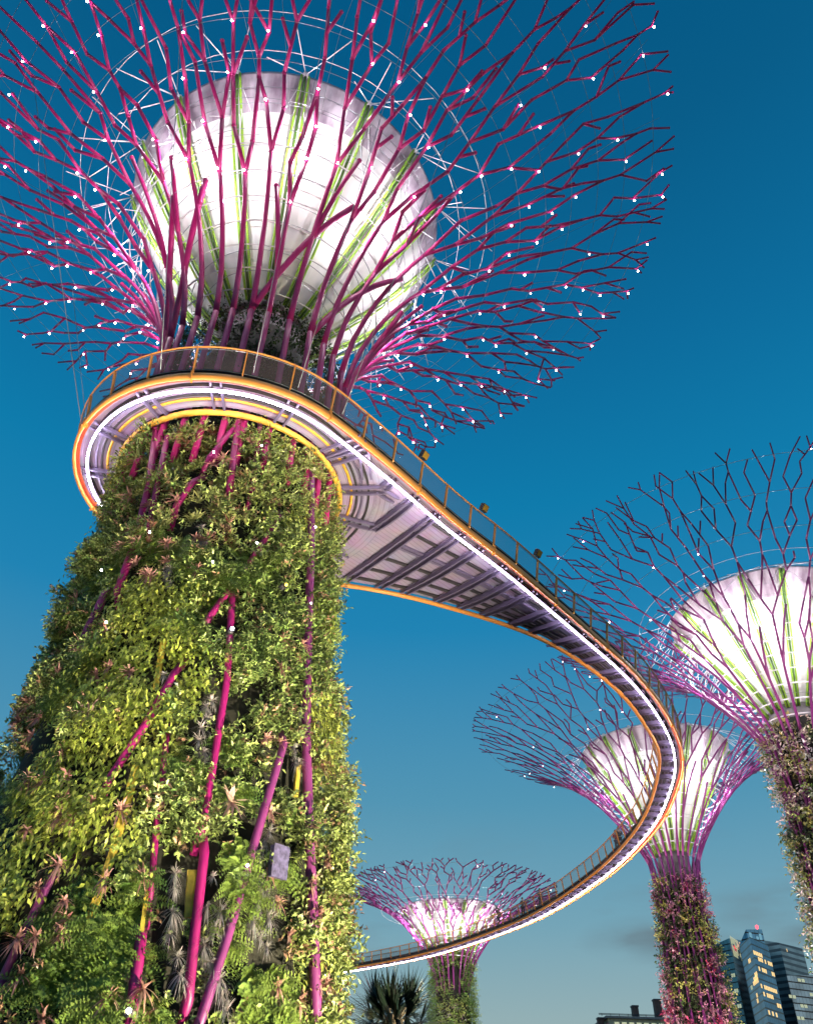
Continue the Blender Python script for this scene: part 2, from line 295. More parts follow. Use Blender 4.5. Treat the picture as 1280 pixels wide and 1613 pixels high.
def canopy(S, N0, rb, rtip, rng, ntip, split=(.22, .40), step=.082):
    """Broken honeycomb of forked rods on the funnel; returns tubes per owner pipe and node list."""
    seg = [[] for _ in range(N0)]; nodes = []
    rad = lambda u: rb + (rtip - rb) * min(1, max(0, (u - .05) / .95)) ** .7
    def line(o, u0, t0, u1, t1, n=1, p0=None):
        pts = [S.P(u0 + (u1 - u0) * k / n, t0 + (t1 - t0) * k / n) for k in range(n + 1)]
        if p0 is not None: pts[0] = p0
        seg[o].append((pts, [rad(u0 + (u1 - u0) * k / n) for k in range(n + 1)])); return pts
    st = []
    for i in range(N0):
        th = 2 * PI * (i + .25 * rng.uniform(-1, 1)) / N0; u1 = rng.uniform(*split); t1 = th + rng.uniform(-.03, .03)
        mp = line(i, 0, th, u1, t1, 9); nodes.append((u1, t1)); gap = 2 * PI / N0
        if rng.random() < .4:
            q = rng.choice((4, 5, 6)); ua = u1 * q / 9; sgn = rng.choice((-1, 1)); line(i, ua, th + (t1 - th) * q / 9, u1 + .03, t1 + sgn * gap * .55, 4, mp[q])
        for sgn in (-1, 1):
            u2 = u1 + step * rng.uniform(.7, 1.3); t2 = t1 + sgn * gap * rng.uniform(.2, .32); line(i, u1, t1, u2, t2); st.append([i, u2, t2, -sgn]); nodes.append((u2, t2))
    for _ in range(30):
        if not st: break
        st.sort(key=lambda q: q[2]); new = []; k = 0; n = len(st)
        while k < n:
            o, u, th, bias = st[k]; prv = st[k - 1][2] - (2 * PI if k == 0 else 0); nxt = st[(k + 1) % n][2] + (2 * PI if k == n - 1 else 0); loc = (nxt - prv) / 2
            tgt = 2 * PI / (2 * N0 + (ntip - 2 * N0) * min(1, max(0, (u - .45) / .4))); gap = tgt
            if u > .93 or (u > .85 and rng.random() < .25):
                for sgn in ((-1, 1) if rng.random() < .6 else (rng.choice((-1, 1)),)):
                    u2 = min(1.0, u + rng.uniform(.035, .08)); line(o, u, th, u2, th + sgn * gap * rng.uniform(.1, .5))
                nodes.append((u, th)); k += 1; continue
            du = step * rng.uniform(.6, 1.3) * (.85 if u > .7 else 1)
            if k + 1 < n and nxt - th < .8 * tgt and abs(st[k + 1][1] - u) < .08 and loc < 1.05 * tgt and rng.random() < .6:
                o2, ub, tb, _ = st[k + 1]; tm = (th + tb) / 2; u2 = min(.97, max(u, ub) + du * .7); line(o, u, th, u2, tm); line(o2, ub, tb, u2, tm); nodes.append((u2, tm))
                u3 = min(.985, u2 + du * .6); line(o, u2, tm, u3, tm); new.append([o, u3, tm, 0]); k += 2; nodes.append((u3, tm)); continue
            pf = max(.05, min(.95, .30 + 1.6 * (loc / tgt - 1)))
            if rng.random() < pf:
                cen = (prv + nxt) / 2 if loc > 1.3 * tgt else th
                for sgn in (-1, 1):
                    u2 = min(.985, u + du * rng.uniform(.7, 1.1)); t2 = th + (cen - th) * .3 + sgn * min(loc, 1.8 * tgt) * rng.uniform(.26, .46); line(o, u, th, u2, t2); new.append([o, u2, t2, -sgn]); nodes.append((u2, t2))
            elif rng.random() < .05 and u > .6 and loc < 1.1 * tgt:
                u2 = min(1, u + du * .6); line(o, u, th, u2, th + gap * rng.uniform(-.4, .4)); nodes.append((u, th))
            else:
                sgn = (1 if nxt - th > th - prv else -1) if rng.random() < .6 else (bias or rng.choice((-1, 1)))
                u2 = min(.985, u + du); t2 = th + sgn * gap * rng.uniform(.10, .46); ll = line(o, u, th, u2, t2); new.append([o, u2, t2, -sgn]); nodes.append((u2, t2))
                if rng.random() < .46:                       # a side rod that hooks over towards the neighbour
                    s2 = rng.choice((-1, 1)); ub = u + du * rng.uniform(.55, .8); tb = th + s2 * min(loc, 1.3 * tgt) * rng.uniform(.55, .85); line(o, u, th, ub, tb); nodes.append((ub, tb))
                    if rng.random() < .7: line(o, ub, tb, min(1, ub + du * rng.uniform(.35, .8)), tb - s2 * gap * rng.uniform(-.05, .15))
                elif rng.random() < .32:
                    ut = u + (u2 - u) * .5; tt = (th + t2) / 2; line(o, ut, tt, min(1, ut + du * .5), tt - sgn * gap * .38, 1, (ll[0] + ll[-1]) / 2)
            k += 1
        st = new
    return seg, nodes
def supertree(label, ax, neck, rim, bowl, N0, seed, lamps, main=False, rb=.17, rtip=.065, ntip=64, paint=None, core_r=1.9, trunkr=None, plant_top=26, pipe_out=0., glow=1.):
    rng = random.Random(seed); root = empty('supertree', (ax[0], ax[1], 0)); tag(root, label, 'supertree', 'supertrees of the grove')
    S = Surf(ax, funnel(neck[0], neck[1], rim[0], rim[1], PROFN if main else PROFC)); paint = paint or PURP
    seg, nodes = canopy(S, N0, rb, rtip, rng, ntip)
    for i in range(N0):
        m = MB()
        for pts, rd in seg[i]:
            m.tube(pts, rd, 7 if main else 5)
            if main: m.sphere(pts[-1], rd[-1] * 1.3, 6, 4)
        if not main:                                     # the pipe runs on down the trunk
            q0 = seg[i][0][0][0]; th = math.atan2(q0[1] - ax[1], q0[0] - ax[0]); z = np.linspace(0, neck[1], 14); tw = rng.uniform(-1.1, 1.1)
            a = th + tw * (1 - z / neck[1]) ** 1.3; rr = trunkr(z) + pipe_out + .07 * math.sin(i * 2.4); rr = rr + (neck[0] - rr[-1]) * np.clip((z / neck[1] - .82) / .18, 0, 1) ** 1.5
            m.tube(np.stack([ax[0] + rr * np.cos(a), ax[1] + rr * np.sin(a), z], 1), rb * np.linspace(.6, 1, 14) , 5)
        m.obj('branch', paint, root)
    if main:
        for k in range(7):
            th = rng.uniform(0, 6.28); sg = rng.choice((-1, 1)); m = MB(); m.tube([S.P(.0 + .3 * t, th + sg * .62 * t, -.06) for t in np.linspace(0, 1, 9)], .13, 7); m.obj('brace', paint, root)
    # net of cables
    for u in np.linspace(.3, .95, 11 if main else 6):
        r, z = S.rz(u); m = MB(); m.ring(ax, r + .05, z - .05, .011 if main else .018, 120, 3); m.obj('cable_hoop', WIRE, root)
    for k in range(26 if main else 0):
        th = 2 * PI * k / 26 + .05; m = MB(); m.tube([S.P(u, th + .1 * math.sin(u * 5 + k), -.12) for u in np.linspace(.4, .97, 8)], .009, 3); m.obj('stay_cable', WIRE, root)
    # bowl
    r0, z0, r1, z1 = bowl; t = np.linspace(0, 1, 26); pr = np.stack([r0 + (r1 - r0) * ((t ** .88 * .8 + .2 * np.sin(t * PI / 2)) if main else t ** 1.08), z0 + (z1 - z0) * t], 1)
    cut = 20; m = MB(); m.lathe(ax, pr[:cut + 1], 96); b = m.obj('bowl', BOWL, root)
    m = MB(); lip = [(pr[-1, 0] + .06, pr[-1, 1] + .10), (pr[-1, 0] - .12, pr[-1, 1] + .12)]; m.lathe(ax, np.vstack([pr[cut:], lip, pr[::-5][1:] - [.25, 0]]), 96); m.obj('bowl_rim', BOWLTOP, root)
    nr = 16
    for k in range(nr):
        th0 = 2 * PI * (k + .5) / nr; m = MB(); dk = MB()
        for q, (dt, off) in enumerate(((-.035, .16), (.035, .16), (0, .10))):
            pts = [(ax[0] + (p[0] + off) * math.cos(th0 + dt * (1.6 - tt)), ax[1] + (p[0] + off) * math.sin(th0 + dt * (1.6 - tt)), p[1] - .1) for p, tt in zip(pr, t)]
            (dk if q == 2 else m).tube(pts, .065 if q == 2 else .06, 5)
        rb_ = m.obj('bowl_rib', GREEN, root); dk.obj('rib_web', OLIVE, rb_)
    for k in range(9):
        p = pr[2 + int(k * 2.6)]; m = MB(); m.ring(ax, p[0] + .4, p[1], .016 if main else .014, 96, 4); m.obj('bowl_hoop', WIRE, root)
    for rr, dz in ((1.2, .35), (2.6, .75)):
        m = MB(); m.ring(ax, r1 + rr, z1 + dz - .9, .016, 48 if main else 40, 5); m.obj('spoke_ring', WHITE, root)
    for k in range(nr):
        th0 = 2 * PI * (k + .5) / nr; p0 = np.array([ax[0] + (r1 + .1) * math.cos(th0), ax[1] + (r1 + .1) * math.sin(th0), z1 + .1]); m = MB()
        for q, dth in enumerate((-.16, -.05, .06, .17)):
            uu = .50 + .06 * (q % 2); m.tube([p0, S.P(uu, th0 + dth, -.1)], .022, 5)
        for q, dth in enumerate((-.2, -.07, .07, .2)):
            p1 = np.array([ax[0] + (pr[19, 0] + .3) * math.cos(th0 + dth * .5), ax[1] + (pr[19, 0] + .3) * math.sin(th0 + dth * .5), pr[19, 1]]); m.tube([p0, p1], .022, 4); m.tube([p1, S.P(.36 + .05 * (q % 2), th0 + dth * 1.1, -.1)], .024, 4)
        m.sphere(p0, .16, 6, 4); m.obj('spoke', WHITE, root)
    for k in range(7):                                    # tie rings round the neck
        r, z = S.rz(.06 + k * .05); m = MB(); m.ring(ax, r - .2, z, .03 if main else .05, 64, 5); m.obj('neck_ring', WHITE, root)
    m = MB(); m.lathe(ax, [(core_r + .15, neck[1] - 3.5), (core_r + .1, neck[1] - .5), (core_r, neck[1] + .4), (core_r - .1, z0 + .8), (.1, z0 + 1)], 40); m.obj('concrete_core', CONC, root)
    # lamps
    cand = [q for q in nodes if q[0] > .2]; rng.shuffle(cand); base = None; n = 0; extra = MB()
    lr = .046 if main else .036
    chosen = []
    for u, th in cand:
        if len(chosen) >= lamps: break
        p = S.P(u, th, rb * 1.3 + .06)
        if chosen and np.min(np.linalg.norm(np.array(chosen) - p, axis=1)) < 1.15: continue
        chosen.append(p)
        if n < 100:
            if base is None: mm_ = MB(); mm_.sphere(p, lr, 8, 6); base = mm_.obj('lamp', LAMPM, root, origin=p)
            else:
                o = base.copy(); COL.objects.link(o); o.parent = root; o.location = Vector(p) - root.location
        else: extra.sphere(p, lr, 6, 4)
        n += 1
    if n > 100: tag(extra.obj('lamp', LAMPM, root), kind='stuff')
    # light on the bowl and the inside of the branches
    for tt_, nl, pw in ((.30, 6, 150), (.55, 8, 430), (.80, 10, 110 if main else 200)):
        for k in range(nl):
            a = 2 * PI * (k + .3) / nl; rr = np.interp(tt_, t, pr[:, 0]) + 1.35
            point((ax[0] + rr * math.cos(a), ax[1] + rr * math.sin(a), z0 + (z1 - z0) * tt_ - .3), pw * glow, (1, .95, 1), .04)
    root['base'] = [float(math.atan2(seg[i][0][0][0][1] - ax[1], seg[i][0][0][0][0] - ax[0])) for i in range(N0)]
    return root, S
def planted(root, ax, trunkr, z0, z1, n, leafL, palette, seed, name='foliage', gaps=.25, arc=None, flower=0.):
    """shrub sprays over a trunk; palette = list of (colour, weight, kind)"""
    rg = np.random.default_rng(seed); Lf = Leaves(); th = rg.uniform(0, 2 * PI, n) if arc is None else rg.uniform(arc[0], arc[1], n); z = rg.uniform(z0, z1, n)
    n1, n2 = Noise(seed, .55), Noise(seed + 1, 1.3); x = th * 4
    keep = n2(x, z) > -1.2 + gaps * 2; th, z, x = th[keep], z[keep], x[keep]; n = len(th)
    sel = np.clip(((n1(x, z) + 1.6) / 3.2 + rg.normal(0, .12, n)), 0, .999); wts = np.cumsum([p[1] for p in palette]); idx = np.searchsorted(wts / wts[-1], sel)
    nr = np.stack([np.cos(th), np.sin(th), np.zeros(n)], 1); tg = np.stack([-np.sin(th), np.cos(th), np.zeros(n)], 1); up = np.array([0, 0, 1.])
    r = trunkr(z) - .15; B = np.stack([ax[0] + r * np.cos(th), ax[1] + r * np.sin(th), z], 1)
    for pi, (colr, _, kind) in enumerate(palette):
        q = np.where(idx == pi)[0]; m = len(q)
        if not m: continue
        ns, tt = nr[q], tg[q]; d = unit(ns * .8 + tt * rg.normal(0, .5, (m, 1)) + up * rg.normal(.05, .45, (m, 1)))
        K = 10; base = jit(colr, m, .22, .1)
        for k in range(K):
            s = (k + rg.uniform(0, 1, (m, 1))) / K; P = B[q] + d * s * leafL * 3.6 + rg.normal(0, leafL * .35, (m, 3))
            D = unit(d + unit(rg.normal(size=(m, 3))) * 1.1 - up * .15); Nn = unit(ns * .6 + up * .8 + rg.normal(0, .4, (m, 3)))
            Lf.leaf(P, D, Nn, leafL * rg.uniform(.6, 1.25, m), leafL * (.5 if kind == 'b' else .28) * rg.uniform(.7, 1.2, m), np.clip(base * (1 + .2 * rg.normal(size=(m, 1))), .004, .9))
    o = Lf.obj(name, FLOWER if flower else LEAF, root); tag(o, kind='stuff'); return o
#@@MAIN
tr_main = lambda z: np.interp(z, [0, 4.8, 7.8, 11.4, 15.8, 18.6, 21.6, 25.5, 29.5, 31], [5.75, 5.42, 5.02, 4.52, 4.12, 3.98, 3.85, 3.3, 2.3, 1.7])
DXT = lambda z: .24 * np.exp(-((np.asarray(z) - 10.5) / 5.0) ** 2)     # the planted shaft bulges slightly to the right
big, SM = supertree('huge magenta supertree with leafy trunk ringed by the skyway', MA, (3.85, 27.6), (19.7, 41.6), (1.9, 30.9, 7.7, 39.6), 30, 5, 290, True, paint=MAG, core_r=1.75, rb=.125, rtip=.048, ntip=116)
# lower straight run of every branch pipe between ring and neck
for th in list(big['base']):
    m = MB(); zz = np.linspace(19.5, 27.6, 8); rr = np.interp(zz, [19.5, 22, 27.6], [3.9, 3.85, 3.85])
    m.tube(np.stack([MA[0] + rr * np.cos(th), MA[1] + rr * np.sin(th), zz], 1), .125, 8); m.obj('neck_pipe', MAG, big)
m = MB(); z = np.linspace(0, 30.5, 60); m.lathe(MA, np.stack([tr_main(z) - .5, z], 1), 64); m.v[0][:, 0] += DXT(m.v[0][:, 2]); m.obj('trunk_core', DARK, big)
def on_trunk(px, py, off=0.):
    d = ray(px, py); t = 14.; prev = None
    while t < 60:
        p = CAMP + d * t; e = math.hypot(p[0] - MA[0] - float(DXT(p[2])), p[1] - MA[1]) - float(tr_main(p[2])) - off
        if e < 0: return p
        t += .02
    return None
PIPES = [([(490, 700), (490, 860), (485, 1000), (482, 1150), (486, 1300), (493, 1450), (500, 1640)], .18, .02),
         ([(528, 735), (521, 870), (514, 985)], .13, .0), ([(447, 1172), (400, 1330), (360, 1470), (312, 1620)], .14, .12),
         ([(366, 940), (358, 1070), (340, 1180), (322, 1290)], .13, .0), ([(322, 1345), (307, 1470), (296, 1575)], .15, .05),
         ([(275, 1060), (230, 1140), (172, 1228)], .13, .02), ([(247, 670), (236, 760), (215, 850), (186, 930)], .16, .06),
         ([(264, 690), (247, 770), (235, 830)], .14, .05), ([(378, 655), (371, 700), (363, 760)], .16, .06), ([(374, 668), (330, 720)], .12, .04),
         ([(410, 668), (398, 770)], .12, -.02), ([(303, 760), (278, 797)], .14, .03), ([(357, 935), (333, 968)], .13, .0), ([(80, 1385), (5, 1540)], .12, -.06),
         ([(166, 935), (132, 1005)], .16, .0), ([(221, 1490), (203, 1620)], .16, -.02), ([(440, 815), (403, 872)], .12, -.03), ([(262, 1170), (248, 1290), (238, 1400)], .1, -.08)]
KEEP = []
for pts, rd, off in PIPES:
    m = MB(); P = []
    for a, b in zip(pts[:-1], pts[1:]):
        for t in np.linspace(0, 1, 6)[(1 if P else 0):]:
            q = on_trunk(a[0] + (b[0] - a[0]) * t, a[1] + (b[1] - a[1]) * t, off)
            if q is not None: P.append(q)
    P = [np.asarray(q) for q in P]; inw = lambda q: unit(np.array([MA[0] - q[0], MA[1] - q[1], 0.]))
    e0, e1 = P[0] + unit(P[0] - P[1]) * .7 + inw(P[0]) * .45, P[-1] + unit(P[-1] - P[-2]) * .7 + inw(P[-1]) * .45
    m.tube([e0] + P + [e1], rd * .74, 10); m.obj('trunk_pipe', TPURP if pts[0] in ((490, 700), (447, 1172), (80, 1385), (166, 935)) else TMAG, big); KEEP += P
PANELS = [((215, 1205), (185, 1320), 13), ((184, 1325), (140, 1450), 13), ((258, 1005), (245, 1085), 9), ((122, 1535), (105, 1610), 13), ((303, 1370), (298, 1445), 14), ((471, 1205), (467, 1255), 6), ((60, 1195), (40, 1240), 6), ((232, 1400), (222, 1480), 7)]
for a, b, wd in PANELS:
    qs = [on_trunk(x, y, -.06) for x, y in ((a[0] - wd / 2, a[1]), (a[0] + wd / 2, a[1]), (b[0] + wd / 2, b[1]), (b[0] - wd / 2, b[1]))]
    n_ = unit(np.cross(qs[1] - qs[0], qs[3] - qs[0])); n_ = -n_ if n_[1] > 0 else n_; m = MB(); V = qs + [q - n_ * .06 for q in qs]
    m.add(V, [(0, 1, 2, 3), (4, 7, 6, 5), (0, 4, 5, 1), (1, 5, 6, 2), (2, 6, 7, 3), (3, 7, 4, 0)]); m.obj('trunk_panel', YELP, big, smooth=False)
    KEEP += [qs[0] * (1 - t) + qs[3] * t for t in np.linspace(0, 1, 8)] + [qs[1] * (1 - t) + qs[2] * t for t in np.linspace(0, 1, 8)]
KEEP = np.array(KEEP)
def tz(p): return math.atan2(p[1] - MA[1], p[0] - MA[0]), p[2]
AIRXY = [(276, 1375), (276, 1398), (272, 1436), (268, 1470), (281, 1506), (286, 1535), (337, 1380), (328, 1427), (349, 1436), (323, 1487), (347, 1539), (351, 1567), (337, 1515), (340, 1460), (358, 1590), (412, 1384), (422, 1403), (408, 1422), (426, 1445), (412, 1478), (422, 1492), (400, 1450), (432, 1420), (412, 1340), (426, 1309), (464, 1178), (469, 1201), (474, 1121), (314, 1164), (323, 1183), (326, 1112), (328, 1130), (335, 1103), (318, 1145), (267, 895), (267, 917), (319, 831), (258, 1062)]
AIRP = np.array([q for q in (on_trunk(x, y) for x, y in AIRXY) if q is not None])
# --- planting of the big trunk
def big_planting():
    rg = np.random.default_rng(21); n = 27000
    th = np.concatenate([rg.uniform(-PI * .5 - 1.75, -PI * .5 + 1.75, n), rg.uniform(PI * .5 - 1.4, PI * .5 + 1.4, 2500)]); z = rg.uniform(0, 21.3, len(th)) ** 1.0; x = th * 5
    n1, n2, n3, n4 = Noise(3, .55), Noise(4, 1.5), Noise(9, .25), Noise(15, 3.6)
    v1, v2, v3, v4 = n1(x, z * 1.0), n2(x, z), n3(x, z), n4(x, z)
    # planting thinned towards the left foot to stand in for its deep shade
    left = np.clip((-(th + PI / 2) - .05) / .7, 0, 1) * np.clip((16 - z) / 7, 0, 1)
    keep = v2 * .45 + v4 > -.31 + .6 * left; 
    P0 = np.stack([MA[0] + DXT(z) + (tr_main(z) + .0) * np.cos(th), MA[1] + (tr_main(z)) * np.sin(th), z], 1)
    dmin = np.full(len(th), 9.)
    for c0 in range(0, len(KEEP), 40): dmin = np.minimum(dmin, np.linalg.norm(P0[:, None] - KEEP[None, c0:c0 + 40], axis=2).min(1))
    da = np.full(len(th), 9.)
    for c0 in range(0, len(AIRP), 20): da = np.minimum(da, np.linalg.norm(P0[:, None] - AIRP[None, c0:c0 + 20], axis=2).min(1))
    keep &= (dmin > .15) & ((da > .42) | (rg.random(len(th)) < .12))
    th, z, x, v1, v2, v3, v4, left = [a[keep] for a in (th, z, x, v1, v2, v3, v4, left)]; n = len(th)
    kind = np.where(v1 + rg.normal(0, .25, n) > 1.0, 1, 0)                       # 1 vine, 0 shrub
    kind = np.where((v1 + rg.normal(0, .2, n) < -.55), 2, kind)                   # 2 fern / strap
    kind = np.where((z > 15) & (v3 + rg.normal(0, .3, n) > .8), 3, kind)         # 3 rosettes near the ring
    for (px, py, rad, kd) in ((215, 960, 1.5, 1), (235, 1060, 1.3, 1), (160, 1090, 1.2, 1), (120, 1250, 1.6, 1), (60, 1330, 1.5, 1), (185, 1180, 1.0, 1), (430, 1000, 1.8, 0), (440, 760, 1.5, 0), (420, 1150, 1.6, 0), (320, 700, 1.2, 3), (230, 740, 1.2, 3), (160, 1560, 1.2, 2), (130, 1480, 1.3, 2), (280, 1280, .9, 0), (420, 1560, 1.0, 2), (540, 1500, 1.8, 0)):
        p = on_trunk(px, py)
        if p is None: continue
        t0, z0 = tz(p); d = np.hypot((th - t0) * 5, z - z0); kind = np.where(d + rg.normal(0, .25, n) < rad, kd, kind)
    nr = np.stack([np.cos(th), np.sin(th), np.zeros(n)], 1); tg = np.stack([-np.sin(th), np.cos(th), np.zeros(n)], 1); up = np.array([0, 0, 1.])
    r = tr_main(z) - .45 + .10 * v2 + .26 * v4; B = np.stack([MA[0] + DXT(z) + r * np.cos(th), MA[1] + r * np.sin(th), z], 1); Lf = Leaves()
    def cols(q, a, b):
        f = np.clip(.5 + .5 * v3[q] + rg.normal(0, .3, len(q)), 0, 1)[:, None]; return np.asarray(a) * (1 - f) + np.asarray(b) * f
    edge = np.clip((th + PI / 2 - .55) / .5, 0, 1)                                # longer sprouts on the right flank
    q = np.where(kind == 0)[0]; m = len(q); long_ = 1 + .5 * edge[q][:, None] * (rg.random((m, 1)) < .3)
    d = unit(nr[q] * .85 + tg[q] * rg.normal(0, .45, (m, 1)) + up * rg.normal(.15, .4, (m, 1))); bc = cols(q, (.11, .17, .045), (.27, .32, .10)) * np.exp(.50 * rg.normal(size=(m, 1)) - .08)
    br = rg.random(m) < np.clip(.07 + .22 * (n3(x[q] * 3, z[q] * 3) > .7) + .10 * left[q], 0, 1); bc[br] = np.array([.30, .17, .11]) * (1 + .2 * rg.normal(size=(br.sum(), 1)))
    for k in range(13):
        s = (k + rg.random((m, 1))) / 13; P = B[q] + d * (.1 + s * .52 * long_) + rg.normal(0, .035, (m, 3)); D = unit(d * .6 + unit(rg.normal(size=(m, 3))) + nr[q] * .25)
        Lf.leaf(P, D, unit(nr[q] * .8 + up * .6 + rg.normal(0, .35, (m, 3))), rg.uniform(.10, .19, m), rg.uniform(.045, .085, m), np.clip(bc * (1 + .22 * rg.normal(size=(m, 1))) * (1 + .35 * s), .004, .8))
    q = np.where(kind == 1)[0]; m = len(q); bc = cols(q, (.29, .36, .05), (.46, .49, .10)) * np.exp(.35 * rg.normal(size=(m, 1)))
    for k in range(10):
        P = B[q] + nr[q] * rg.uniform(.15, .55, (m, 1)) + tg[q] * rg.normal(0, .2, (m, 1)) + up * rg.normal(0, .22, (m, 1)); D = unit(-up * .9 + nr[q] * .5 + rg.normal(0, .4, (m, 3)))
        Lf.leaf(P, D, unit(nr[q] + up * .5 + rg.normal(0, .25, (m, 3))), rg.uniform(.11, .20, m), rg.uniform(.055, .095, m), np.clip(bc * (1 + .2 * rg.normal(size=(m, 1))), .004, .8), .06, .12)
    q = np.where(kind == 2)[0]; m = len(q); bc = cols(q, (.07, .14, .03), (.22, .30, .06))
    for k in range(6):                                                             # fern fronds with pinnae
        a = rg.uniform(0, 6.28, (m, 1)); d = unit(nr[q] * .7 + tg[q] * np.cos(a) + up * np.sin(a) * .8); ln = rg.uniform(.3, .62, (m, 1)); cc = np.clip(bc * (1 + .25 * rg.normal(size=(m, 1))), .004, .8); sd = unit(np.cross(d, nr[q] + .2 * up))
        for s in np.linspace(.15, .98, 7):
            P = B[q] + d * ln * s + nr[q] * .18 - up * ln * .35 * s * s
            for sg in (-1, 1): Lf.leaf(P, sd * sg + d * .45 - up * .15, nr[q] * .6 + up * .8, ln[:, 0] * .30 * (1.1 - s * .75), ln[:, 0] * .085, cc, .03, .08)
    q = np.where(kind == 3)[0]; q = q[rg.random(len(q)) < .55]; m = len(q); bc = cols(q, (.18, .24, .06), (.38, .38, .14)) * np.exp(.3 * rg.normal(size=(m, 1))); rd = rg.random(m) < .16; bc[rd] = np.array([.33, .13, .10])
    for k in range(11):                                                            # rosettes
        a = rg.uniform(0, 6.28, (m, 1)); d = unit(nr[q] * .75 + tg[q] * np.cos(a) + up * (np.sin(a) + .15)); Lf.strap(B[q] + nr[q] * .22, d, np.broadcast_to(-up * .5 - 0 * up, (m, 3)), rg.uniform(.24, .46, m), rg.uniform(.035, .06, m), np.clip(bc * (1 + .2 * rg.normal(size=(m, 1))), .004, .8), .5, 3)
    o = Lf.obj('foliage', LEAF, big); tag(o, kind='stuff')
big_planting()
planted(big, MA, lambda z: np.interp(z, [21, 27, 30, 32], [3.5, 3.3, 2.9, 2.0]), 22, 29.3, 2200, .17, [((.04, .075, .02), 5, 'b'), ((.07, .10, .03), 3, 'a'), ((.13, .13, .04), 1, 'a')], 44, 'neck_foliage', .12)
#@@PLANTS
def rosette(name, p, size, n, colr, wid, curve, label, cat, group, rg):
    t0, z0 = tz(p); nr = np.array([math.cos(t0), math.sin(t0), 0]); tg = np.array([-math.sin(t0), math.cos(t0), 0]); up = np.array([0, 0, 1.]); Lf = Leaves()
    a = rg.uniform(0, 6.28, (n, 1)); d = unit(nr * rg.uniform(.25, 1.3, (n, 1)) + tg * np.cos(a) + up * np.sin(a))
    Lf.strap(np.repeat((p - nr * .04)[None], n, 0) + rg.normal(0, size * .04, (n, 3)), d, np.broadcast_to(-up * .8 - nr * .1, (n, 3)), size * rg.uniform(.65, 1.05, n), wid * rg.uniform(.7, 1.2, n), jit(colr, n, .18, .06), curve, 4)
    o = Lf.obj(name, DRYLEAF, None, p); tag(o, label, cat, group); return o
rgp = np.random.default_rng(77)
AIR = {('silver air plant tuft beside the fat straight pipe foot', 'air plants by the fat pipe foot'): [(276, 1375), (276, 1398), (272, 1436), (268, 1470), (281, 1506), (286, 1535)],
       ('silver air plant tuft between the two leaning magenta pipes', 'air plants between leaning pipes'): [(337, 1380), (328, 1427), (349, 1436), (323, 1487), (347, 1539), (351, 1567), (337, 1515), (340, 1460), (358, 1590)],
       ('greyish air plant tuft hanging below the violet box', 'air plants under the violet box'): [(412, 1384), (422, 1403), (408, 1422), (426, 1445), (412, 1478), (422, 1492), (400, 1450), (432, 1420)],
       ('greyish air plant tuft just above the violet box', 'air plants above the violet box'): [(412, 1340), (426, 1309), (420, 1325)],
       ('pale air plant tuft clinging to the tall straight pipe', 'air plants on the tall pipe'): [(464, 1178), (469, 1201), (474, 1121), (470, 1142)],
       ('silver air plant tuft halfway up the planted trunk', 'air plants halfway up'): [(314, 1164), (323, 1183), (326, 1112), (328, 1130), (335, 1103), (318, 1145)],
       ('white spiky air plant tuft high on the planted trunk', 'air plants high on the trunk'): [(267, 895), (267, 917), (262, 905), (319, 831), (317, 850), (258, 1062)]}
for (lab, grp), pts in AIR.items():
    for px, py in pts:
        p = on_trunk(px, py, .12)
        if p is not None: rosette('air_plant', p, .46 * rgp.uniform(.5, 1.05), int(rgp.integers(36, 80)), tuple(np.array((.42, .37, .38)) * rgp.uniform(.6, 1.05)), .018, rgp.uniform(.4, .9), lab, 'air plant', grp if len(pts) > 1 else None, rgp)
BROM = {('pink strap-leaved bromeliad on the upper left of the trunk', 'bromeliads on the upper trunk'): [(208, 836), (263, 856), (335, 732), (308, 895), (190, 860), (232, 905)],
        ('dull pink bromeliad on the dark left flank of the trunk', 'bromeliads on the left flank'): [(172, 1049), (168, 1090), (204, 1058), (118, 945), (150, 1000), (90, 1060), (101, 1258), (103, 1417), (98, 1469), (66, 1605), (60, 1130)],
        ('pale pink bromeliad beside the tall straight magenta pipe', 'bromeliads by the tall pipe'): [(444, 1049), (492, 1389), (516, 1548), (516, 1356), (440, 1422), (505, 1440)]}
_rb = random.Random(12)
for (lab, grp), (x0, x1, y0, y1, nn) in zip(list(BROM), ((200, 430, 690, 930, 12), (20, 230, 960, 1590, 26), (420, 535, 1000, 1600, 14))):
    for _ in range(nn): BROM[(lab, grp)].append((_rb.uniform(x0, x1), _rb.uniform(y0, y1)))
for (lab, grp), pts in BROM.items():
    for px, py in pts:
        p = on_trunk(px, py, .15)
        if p is not None: rosette('bromeliad', p, .46 * _rb.uniform(.6, 1.1), 26, (.48, .25, .22), .055, .45, lab, 'bromeliad', grp, rgp)
for (px, py, sz, lab) in ((140, 1124, .75, 'large pink bromeliad with broad open leaves on the left flank'), (365, 1262, .75, 'large white and pink bromeliad with wide leaves between the pipes')):
    rosette('bromeliad', on_trunk(px, py, .2), sz * .85, 19, (.42, .27, .24), .10, .35, lab, 'bromeliad', None, rgp)
